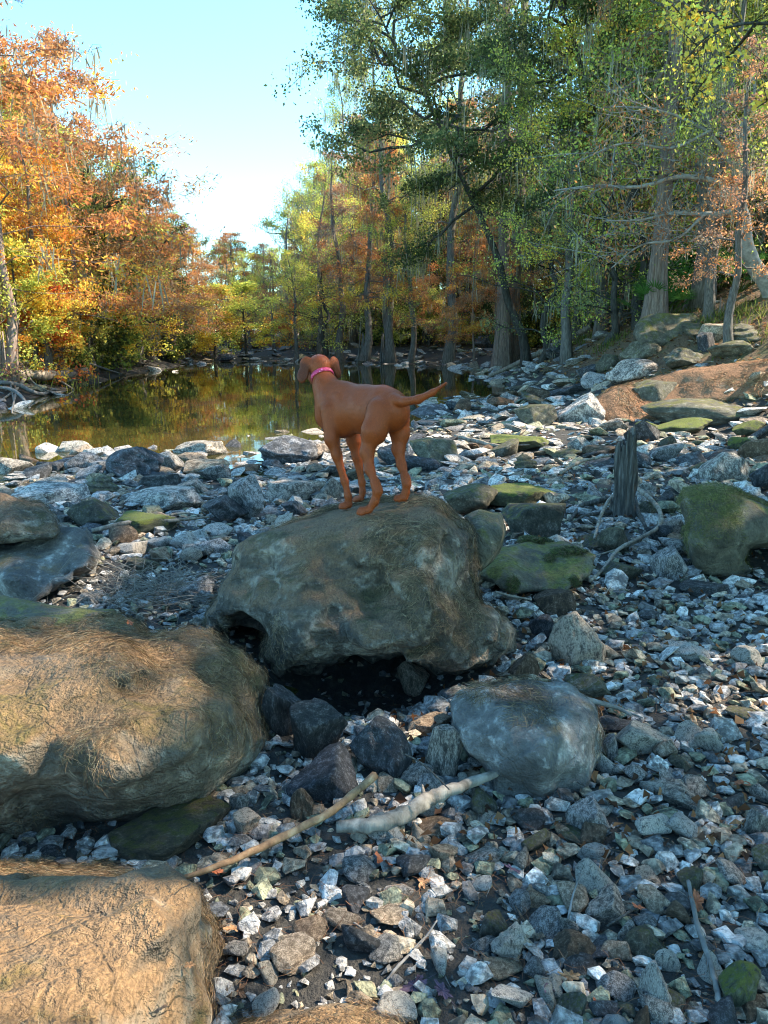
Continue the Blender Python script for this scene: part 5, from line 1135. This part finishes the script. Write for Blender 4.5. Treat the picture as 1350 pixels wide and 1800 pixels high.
# stump with roots
g0 = ground_at(1098, 912); sx_, sy_ = g0[0], g0[1]+.05; sz = g0[2]; px2m = g0[1]/1350
st = empty('stump', (sx_, sy_, sz)); tag(st, 'weathered grey broken stump standing on its roots', 'stump')
def stump_mesh():
    m = 34; nn = 40; t = np.linspace(0, 1, m)[:, None]; a = np.linspace(0, 2*PI, nn, endpoint=False)[None]
    Ht = 158*px2m*1.02; base = 22*px2m
    topc = Ht*(.86+.10*np.sin(a*1+2.2)+.07*np.sign(np.sin(4*a+1))*np.abs(np.sin(4*a+1))+.05*np.sin(11*a))
    flutes = 1+.10*np.sin(7*a+3*t)+.07*np.sin(13*a-2*t)+.05*np.sin(23*a)
    rad = base*(1-.32*t**.8+.35*np.exp(-t*14))*flutes*(1-.10*np.sin(t*9+a))
    x = rad*np.cos(a)-.02*t; y = rad*np.sin(a)*.9; z = topc*t*np.ones_like(a)-.08*(1-t)
    V = np.stack([x, y, z], -1).reshape(-1, 3); V += .030*np.stack([fbm(V*[1, 1, .22], 14, 4, 1), fbm(V*[1, 1, .22], 14, 4, 2), 0*V[:, 0]], 1)
    inn = [np.stack([rad[-1]*s*np.cos(a[0])-.02, rad[-1]*s*np.sin(a[0])*.9, topc[0]-d*Ht*(1+.4*np.sin(3*a[0]))], -1) for s, d in ((.72, .03), (.5, .16), (.05, .22))]
    V = np.concatenate([V]+inn); i = np.arange(m+2)[:, None]*nn; j = np.arange(nn)[None]; Q = np.stack([i+j, i+(j+1) % nn, i+nn+(j+1) % nn, i+nn+j], -1).reshape(-1, 4)
    return mesh_np('stem', V, Q, simple_mat('weathered stump wood', [(.018, .015, .013), (.075, .066, .058), (.21, .19, .17)], 14, .9, 1, .02, (3, 3, .25)))
link(stump_mesh(), 'stem', st)
def root(pts, r0, mat=M_wood):
    mb = MB(); q = spline([G(a, b, u) for a, b, u in pts], 22); mb.tube(q, np.linspace(r0, r0*.45, 22), 8, noise=.25, rng=r5); me = mb.mesh('root', mat)
    me.transform(__import__('mathutils').Matrix.Translation(-Vector((sx_, sy_, sz)))); link(me, 'root', st)
root([(1085, 890, .12), (1070, 905, .14), (1055, 930, .12), (1043, 970, .10)], .021)
root([(1118, 888, .16), (1140, 903, .14), (1158, 925, .12), (1156, 948, .10), (1125, 968, .10), (1085, 990, .10), (1060, 1015, .06), (1035, 1035, .05)], .022)
root([(1082, 893, .1), (1050, 900, .1), (1020, 905, .08), (1003, 925, .06)], .028, M_dkw)
root([(1090, 905, .06), (1070, 912, .06), (1030, 918, .06), (1005, 928, .04)], .024, M_dkw)
root([(1112, 900, .14), (1122, 915, .06), (1135, 935, .04)], .026, M_dkw)
root([(1125, 968, .08), (1090, 978, .06), (1050, 985, .04)], .012)
# cypress knees on the right bank
def knee_mesh(seed):
    rng = np.random.default_rng(seed); mb = MB(); H_ = 1.0
    for k in range(rng.integers(1, 4)):
        ox = rng.normal(0, .14, 2) if k else (0, 0); hh = H_*(1-.3*k)
        mb.tube(spline([[ox[0], ox[1], -.15], [ox[0]*.9, ox[1]*.9, hh*.4], [ox[0]*.7+rng.normal(0, .04), ox[1]*.7, hh]], 9), np.array([.20, .16, .125, .10, .085, .07, .058, .045, .022]), 9, noise=.3, rng=rng)
    return mb.mesh('cypress_knee', M_bark['red' if seed % 2 else 'grey'])
KM = [knee_mesh(i) for i in range(5)]
kn = [(1098, 570, 75), (1107, 560, 60), (1010, 580, 50), (1002, 572, 34), (1030, 568, 30), (970, 585, 30), (955, 582, 24), (940, 580, 20), (1205, 545, 45), (1215, 542, 34), (1280, 548, 40), (1265, 552, 28), (1240, 548, 26),
      (860, 588, 22), (845, 585, 18), (828, 590, 20), (812, 588, 16), (795, 590, 22), (782, 588, 16), (765, 592, 18), (748, 590, 14), (730, 592, 16), (715, 595, 18), (1062, 575, 26), (1135, 548, 34), (922, 588, 22), (905, 590, 26), (1180, 560, 22)]
for i, (a, b, hp) in enumerate(kn):
    g = ground_at(a, b); s = hp*g[1]/1350
    nm, rel = near_words(a, g[1]); lab = uniq('grey brown cypress knee '+rel+' the '+nm, EX) if i > 2 else ['tall pointed cypress knee between the big cypresses', 'second tall knee beside the tallest pointed knee', 'broad pale knee in the sun left of the pointed knees'][i]
    o = link(KM[i % 5], 'cypress_knee', None, tuple(g), (0, 0, i*1.3), (s*.8, s*.8, s)); tag(o, lab, 'cypress knee', 'cypress knees on the right bank')
# left bank driftwood and leaning dark trunks
def bigwood(name, label, pts, rad, mat, forks=(), cat='fallen tree'):
    return stick(name, label, [G(a, b, u) for a, b, u in pts], rad, mat, cat, 30, 10, [([G(a, b, u) for a, b, u in f], r) for f, r in forks])
bigwood('fallen_tree', 'dark fallen trunk along the left waterline with two branches growing up', [(300, 634, .2), (245, 628, .55), (180, 622, .6), (110, 622, .5), (60, 628, .3)], [.10, .26, .24, .18, .12], M_dkw,
  [([(240, 628, .6), (225, 628, 1.4), (248, 628, 2.1), (232, 628, 2.7), (252, 628, 3.3), (262, 628, 3.9)], .13), ([(190, 625, .6), (183, 625, 1.5), (190, 625, 2.3), (178, 625, 3.0), (186, 625, 3.6)], .10), ([(235, 628, .5), (200, 632, .5), (160, 640, .2)], .09)])
bigwood('driftwood', 'grey barkless trunk sloping down to the water at far left', [(22, 640, 1.0), (60, 655, .6), (110, 668, .35), (160, 672, .25)], [.08, .11, .13, .08], M_wood, [([(60, 655, .6), (40, 668, .2), (10, 690, .05)], .06), ([(90, 660, .5), (120, 652, .6), (170, 655, .25)], .06)])
bigwood('driftwood', 'bleached bulky log with a broken end on the left bank', [(5, 672, .25), (60, 676, .3), (110, 678, .32), (152, 668, .3)], [.10, .15, .17, .14], M_wood, [([(50, 676, .3), (30, 690, .1), (0, 705, .0)], .07)])
bigwood('driftwood_branch', 'tangled grey branch under the bleached log on the left bank', [(0, 692, .3), (35, 690, .2), (70, 698, .1), (120, 690, .05)], [.06, .07, .05, .02], M_grw, [([(20, 690, .25), (25, 715, .05), (20, 745, .0)], .03)])
bigwood('fallen_branch', 'pale straight branch lying across the far end of the left bank', [(240, 617, .3), (300, 615, .4), (360, 612, .5), (430, 610, .4)], [.05, .06, .06, .03], M_wood)
bigwood('fallen_tree', 'dark arching fallen tree on the far shore above the head of the dog', [(548, 612, .2), (575, 600, .5), (620, 592, .9), (665, 578, 1.4), (690, 565, 1.8)], [.16, .2, .18, .13, .07], M_dkw, [([(575, 600, .5), (560, 590, 1.4), (545, 580, 2.4), (520, 572, 2.9), (480, 560, 3.5)], .14), ([(620, 592, .9), (640, 600, .7), (690, 600, .2)], .08)])
bigwood('snag', 'leaning pale snag beside the dark arching tree on the far shore', [(684, 600, .0), (683, 590, .7), (680, 580, 1.4)], [.22, .16, .08], M_grw)
for i, (pts, r, f, lab) in enumerate([
 ([(-10, 655, .3), (30, 662, .5), (75, 672, .4), (130, 690, .1)], .07, [([(40, 665, .5), (60, 690, .3), (100, 700, .1)], .04), ([(30, 662, .5), (20, 645, .9), (35, 630, 1.3)], .03)], 'forked grey limb over the bleached log on the left bank'),
 ([(60, 640, .4), (110, 650, .5), (165, 655, .3), (215, 662, .1)], .06, [([(110, 650, .5), (130, 665, .2), (170, 676, .05)], .035)], 'grey limb reaching down to the water past the bleached log'),
 ([(90, 632, .3), (150, 640, .5), (210, 645, .35), (280, 648, .1)], .08, [([(150, 640, .5), (160, 620, 1.2), (150, 605, 1.8)], .04)], 'dark weathered limb along the middle of the left bank'),
 ([(-10, 700, .3), (30, 712, .35), (55, 730, .1), (75, 760, -.05)], .05, [([(30, 712, .3), (22, 735, .1), (30, 770, -.05)], .03)], 'root like grey branch dipping into the water at far left'),
 ([(250, 630, .2), (300, 628, .4), (350, 625, .5), (395, 628, .2)], .07, [([(300, 628, .4), (320, 612, 1.0), (345, 600, 1.4)], .04)], 'sun bleached limb at the far end of the left bank')]):
    stick('driftwood', lab, [G(a, b, u) for a, b, u in pts], [r*.6, r, r*.9, r*.3], [M_wood, M_grw, M_dkw, M_grw, M_wood][i], 'driftwood', 26, 8, [([G(a, b, u) for a, b, u in ff], rr2) for ff, rr2 in f])
# leaning pale tree at the right edge
gA = ground_at(1352, 520)
rt = empty('leaning_tree', tuple(gA)); tag(rt, 'pale smooth tree curving out of the bank at the right edge', 'tree')
def LP(px, py): return P(px, py, gA[1])-gA
mb = MB(); tr = spline([LP(1362, 530)-[0, 0, .3], LP(1350, 505), LP(1325, 465), LP(1312, 430), LP(1308, 390), LP(1298, 345)], 20); mb.tube(tr, np.linspace(.19, .12, 20), 12, noise=.15, rng=r5)
SG = []
for pts, r in (([(1298, 345), (1285, 372), (1240, 375), (1190, 372), (1130, 385), (1060, 388)], .085), ([(1298, 345), (1310, 320), (1350, 305), (1420, 300)], .08), ([(1298, 345), (1262, 318), (1200, 308), (1130, 325), (1050, 322), (980, 330)], .075), ([(1298, 345), (1290, 290), (1250, 230), (1170, 190), (1080, 180)], .07), ([(1310, 320), (1300, 240), (1330, 150), (1280, 60)], .07),
               ([(1240, 375), (1190, 420), (1130, 430), (1080, 470)], .04), ([(1250, 230), (1180, 260), (1100, 250), (1020, 280)], .04), ([(1300, 240), (1350, 200), (1420, 160)], .05)):
    q = spline([LP(a, b)+np.array([0, .35*math.sin(a*.01+k), 0])*k/4 for k, (a, b) in enumerate(pts)], 16); mb.tube(q, np.linspace(r, .012, 16), 7, noise=.1, rng=r5)
    for k in range(26):
        i = r5.integers(3, 15); d = r5.normal(0, 1, 3)*[1, .8, .45]; d /= np.linalg.norm(d); L = r5.uniform(.4, 1.5); e = q[i]+d*L*.6; f = e+(d+r5.normal(0, .5, 3))*L*.5
        mb.tube(np.array([q[i], e, f]), [.013, .008, .004], 3); SG.append((q[i], e)); SG.append((e, f))
        for _ in range(2):
            g2 = e+r5.normal(0, .45, 3)*L; mb.tube(np.array([e, g2]), [.006, .003], 3); SG.append((e, g2))
link(mb.mesh('trunk', simple_mat('smooth pale bark', [(.14, .125, .10), (.24, .22, .19), (.36, .34, .30)], 8, .85, .5, .01)), 'trunk', rt)
SG = np.array(SG); ix = r5.integers(0, len(SG), 5200); u = r5.random((5200, 1)); p = SG[ix, 0]*(1-u)+SG[ix, 1]*u+r5.normal(0, .12, (5200, 3))
link(leaves_mesh('crown', p, ix, r5, 'rust', .08, .35, 'feather', ('ygreen', .05)), 'crown', rt)
# yellow leaved branch reaching in at the upper right
bz = empty('overhanging_branch', P(1420, 60, 9.0)); tag(bz, 'overhanging branch of bright yellow leaves in the upper right corner', 'branch'); o0 = P(1420, 60, 9.0); mb = MB(); SG = []
for pts in ([(1420, 60), (1330, 40), (1250, 60), (1200, 110)], [(1330, 40), (1290, 90), (1240, 140), (1215, 175)], [(1420, 60), (1380, 150), (1330, 190)], [(1300, 45), (1240, 20), (1190, 30)]):
    q = spline([P(a, b, 9.0+.3*math.sin(a))-o0 for a, b in pts], 12); mb.tube(q, np.linspace(.022, .005, 12), 5)
    for k in range(16):
        i = r5.integers(2, 12); e = q[i]+r5.normal(0, .25, 3); mb.tube(np.array([q[i], e]), [.006, .003], 3); SG.append((q[i], e))
link(mb.mesh('wood', M_bark['dark']), 'wood', bz); SG = np.array(SG); n = 1100; ix = r5.integers(0, len(SG), n); u = r5.random((n, 1)); p = SG[ix, 0]*(1-u)+SG[ix, 1]*u+r5.normal(0, .05, (n, 3))
link(leaves_mesh('foliage', p, ix, r5, 'gold', .055, .7, 'leaf'), 'foliage', bz)['kind'] = 'stuff'

# twig pile
mb = MB(); g = ground_at(275, 1058); 
for k in range(260):
    c = g+np.array([r5.normal(0, .24), r5.normal(.05, .16), abs(r5.normal(.05, .05))]); d = r5.normal(0, 1, 3)*[1, .8, .35]; d /= np.linalg.norm(d); L = r5.uniform(.08, .3)
    mb.tube(spline([c-d*L, c+r5.normal(0, .03, 3), c+d*L+r5.normal(0, .03, 3)], 5), [.0022, .002, .002, .0015, .001], 3)
me = mb.mesh('twig_pile', M_wood); tag(link(me, 'twig_pile'), 'tangle of dry grey twigs in front of the shelf rock', 'twigs', kind='stuff')

# fallen leaves: lobed, with a midrib fold
def leaf_shape(seed, lobes=5):
    rng = np.random.default_rng(seed); n = 44; t = np.linspace(0, 2*PI, n, endpoint=False); r = (.55+.45*np.abs(np.cos(lobes*t/2))**1.1)*(1-.25*np.abs(np.sin(t)))
    r *= rng.uniform(.9, 1.1, n); x = r*np.cos(t); y = r*np.sin(t)*.72; z = .12*np.abs(y)+.10*np.sin(3*x+seed)+.06*rng.normal(0, 1, n)
    V = np.concatenate([[[0, 0, 0]], np.stack([x, y, z], 1)]); V = np.concatenate([V, [[-1.0, -.02, .02], [-1.0, .02, .02], [-1.7, .03, .1]]]); k = np.arange(n)
    T = np.stack([np.zeros(n, int), 1+k, 1+(k+1) % n], 1); return V, np.concatenate([T, [[n+1, n+2, n+3]]])
LMS = {}
def leaf_m(col): 
    if col not in LMS: LMS[col] = simple_mat('dead leaf', [tuple(x*.45 for x in col), col, tuple(x*1.4 for x in col)], 3, .7, .3, .05)
    return LMS[col]
ORG, TAN, PUR, BRN = (.34, .10, .04), (.40, .20, .09), (.09, .05, .075), (.20, .10, .05)
for i, (a, b, L, col, lab) in enumerate([
 (675, 1530, .062, ORG, 'large rust orange oak leaf below the driftwood log'), (746, 1566, .036, TAN, 'small tan oak leaf below the rust orange one'), (408, 1652, .026, TAN, 'tan curled leaf on the mud by the corner boulder'),
 (380, 1548, .034, ORG, 'red brown leaf beside the end of the peeled stick'), (728, 1752, .042, PUR, 'dark purple maple leaf in the bottom middle'), (778, 1762, .034, PUR, 'second purple leaf beside the first at bottom'), (975, 1752, .050, PUR, 'wide purple grey leaf at the bottom right of centre'),
 (1045, 1632, .032, PUR, 'purple leaf tucked beside the lilac grey slab'), (1222, 1604, .040, ORG, 'orange brown leaf behind the thin grey stick'), (1085, 1258, .040, BRN, 'brown oak leaf beyond the forked dead branch'), (1052, 1782, .026, ORG, 'orange sliver of a leaf at the bottom'),
 (1120, 1612, .022, ORG, 'thin orange leaf right of the lilac grey slab'), (900, 1545, .034, PUR, 'dark folded leaf in the middle of the gravel'), (1325, 1375, .036, ORG, 'reddish cypress spray at the right edge'), (1300, 1392, .034, ORG, 'orange spray at the right edge of the gravel'),
 (420, 1760, .036, BRN, 'brown leaf lying beside a white chip at bottom left'), (590, 1395, .03, BRN, 'brown leaf between the black rock and peeled stick'), (1000, 1735, .03, TAN, 'pale curled leaf beside the wide purple grey one'), (1240, 1700, .03, BRN, 'brown leaf beside the lower end of the thin stick')]):
    V, T = leaf_shape(i, [5, 7, 3, 5][i % 4]); g = ground_at(a, b)
    o = link(mesh_np('fallen_leaf', V, T, leaf_m(col), False), 'fallen_leaf', None, (g[0], g[1], g[2]+.035), (r5.normal(-.15, .2)+.25, r5.normal(0, .25), r5.random()*6.28), (L, L, L)); tag(o, lab, 'leaf', 'fallen leaves on the gravel')
for (px, py, Y, L, col, lab) in [(228, 1094, 2.9, .03, ORG, 'pink brown leaf on top of the big tan boulder'), (280, 1775, 1.14, .018, BRN, 'curled brown leaf on the corner boulder'), (333, 1696, 1.42, .014, TAN, 'tiny pale leaf on the side of the corner boulder')]:
    V, T = leaf_shape(int(px), 5); q = P(px, py, Y-.03)
    o = link(mesh_np('fallen_leaf', V, T, leaf_m(col), False), 'fallen_leaf', None, tuple(q), (.5, 0, px), (L, L, L)); tag(o, lab, 'leaf')
# needles and leaf litter, grass
def needles(n, yr, L, wd, name, label, cols, zf=lambda z: z < .7):
    y = yr[0]*(yr[1]/yr[0])**r5.random(n); x = (r5.random(n)*2-1)*(.62*y+.4); z = Hh(x, y); k = zf(z); x, y, z = x[k], y[k], z[k]; n = len(x)
    pn = fbm(np.c_[x, y, z], 1.5, 2, 66) > -.15; x, y, z = x[pn], y[pn], z[pn]; n = len(x)
    a = r5.random(n)*PI*2; l = r5.uniform(L[0], L[1], n)*(.5+y*.22); d = np.c_[np.cos(a), np.sin(a), r5.normal(0, .15, n)]*l[:, None]; s = np.c_[-np.sin(a), np.cos(a), 0*a]*wd*(.5+y*.22)[:, None]
    p = np.c_[x, y, z+r5.uniform(.005, .035, n)*(.7+.12*y)]; cv = s*r5.normal(0, 8, (n, 1))
    V = np.stack([p-d-s, p-d+s, p+cv-s, p+cv+s, p+d-s*.3, p+d+s*.3], 1).reshape(-1, 3); b_ = np.arange(n)[:, None]*6
    Q = np.concatenate([b_+np.array([[0, 1, 3, 2]]), b_+np.array([[2, 3, 5, 4]])]); c = np.array(cols)[r5.integers(0, len(cols), n)]*r5.uniform(.6, 1.2, (n, 1))
    tag(link(mesh_np(name, V, Q, M_fib, False, {'tint': np.repeat(np.c_[c, np.ones(n)], 6, 0)}), name), label, 'litter', kind='stuff')
needles(9000, (1.2, 9), (.010, .035), .0008, 'cypress_needles', 'rust brown cypress needles scattered over the gravel', [(.22, .09, .04), (.15, .07, .035), (.3, .15, .07)])
def litter(n, yr, xr, zf, size, name, label, pals):
    y = yr[0]*(yr[1]/yr[0])**r5.random(n); x = (r5.random(n)*(xr[1]-xr[0])+xr[0])*y; z = Hh(x, y); k = zf(z, x, y); x, y, z = x[k], y[k], z[k]; n = len(x)
    T = r5.normal(0, 1, (n, 3))*[1, 1, .25]; T /= np.linalg.norm(T, axis=1)[:, None]; S = np.cross(T, [0, 0, 1.])+r5.normal(0, .3, (n, 3)); l = (size*(.6+y*.03)*r5.uniform(.5, 1.3, n))[:, None]; p = np.c_[x, y, z+.03]
    V = np.stack([p-T*l, p+S*l*.5+[0, 0, .02], p+T*l, p-S*l*.5], 1).reshape(-1, 3); cols = np.array(pals); c = cols[r5.integers(0, len(cols), n)]*r5.uniform(.5, 1.2, (n, 1))
    tag(link(mesh_np(name, V, np.arange(n*4).reshape(-1, 4), M_leaf, False, {'tint': np.repeat(np.c_[c, np.ones(n)], 4, 0)}), name), label, 'litter', kind='stuff')
litter(30000, (9, 48), (-.6, .6), lambda z, x, y: z > .25, .05, 'leaf_litter', 'brown and orange fallen leaves covering both banks', [(.26, .13, .06), (.36, .2, .09), (.17, .09, .05), (.42, .3, .14), (.12, .08, .05)])
litter(2200, (2, 14), (-.5, .55), lambda z, x, y: (z > -.1) & (x > 0), .03, 'leaf_scraps', 'scraps of brown leaves among the stones', [(.2, .09, .045), (.3, .16, .08), (.12, .07, .05)])
def grass(n, fn, L, name, label, cols):
    x, y = fn(n); z = Hh(x, y); lean_ = r5.normal(0, .35, (n, 2)); l = r5.uniform(.5, 1, n)*L; a = r5.random(n)*PI; s = np.c_[np.cos(a), np.sin(a), 0*a]*.012
    p = np.c_[x, y, z-.02]; t = p+np.c_[lean_*l[:, None], l]; m_ = (p+t)/2-np.c_[lean_*l[:, None]*.2, 0*l]
    V = np.stack([p-s, p+s, m_+s*.7, m_-s*.7, t, t], 1)[:, :5].reshape(-1, 3); b_ = np.arange(n)[:, None]*5; c = np.array(cols)[r5.integers(0, len(cols), n)]*r5.uniform(.6, 1.3, (n, 1))
    tag(link(mesh_np(name, V, [b_+np.array([[0, 1, 2, 3]]), b_+np.array([[3, 2, 4]])], M_leaf, False, {'tint': np.repeat(np.c_[c, np.ones(n)], 5, 0)}), name), label, 'grass', kind='stuff')
gl = ground_at(35, 655)
grass(5000, lambda n: (gl[0]+r5.normal(-.8, 1.0, n), gl[1]+r5.normal(.3, 1.3, n)), .55, 'grass', 'yellow green grass on the left bank', [(.3, .32, .07), (.42, .38, .12), (.2, .26, .06)])
def tufts(n):
    k = r5.integers(0, 26, n); q = np.array([ground_at(a, b)[:2] for a, b in [(930, 600), (945, 595), (1020, 600), (1040, 595), (1085, 600), (1110, 625), (1060, 610), (960, 590), (1000, 612), (900, 600), (780, 605), (1270, 560), (1300, 555), (1330, 552), (1250, 565), (1220, 545), (960, 575), (1010, 560), (1060, 560), (990, 540), (1150, 560), (1320, 600), (1200, 520), (1290, 500), (1100, 540), (940, 570)]])
    return q[k, 0]+r5.normal(0, .3, n), q[k, 1]+r5.normal(0, .35, n)
grass(2200, tufts, .26, 'bank_grass', 'tufts of bright grass among the right bank boulders', [(.14, .17, .04), (.2, .2, .06), (.09, .12, .03)])

# the small pool seen through the gap left of the cave
pg = PZ(482, 1188, .02); a = np.linspace(0, 2*PI, 20, endpoint=False)
pv = np.stack([pg[0]+.10*np.cos(a)*(1+.2*np.sin(3*a)), pg[1]+.09*np.sin(a), 0*a+H1(pg[0], pg[1])+.03], 1); o = link(mesh_np('puddle', pv, np.arange(20)[None], M_water), 'puddle'); tag(o, 'tiny pool mirroring the sky beside the overhanging boulder', kind='structure')
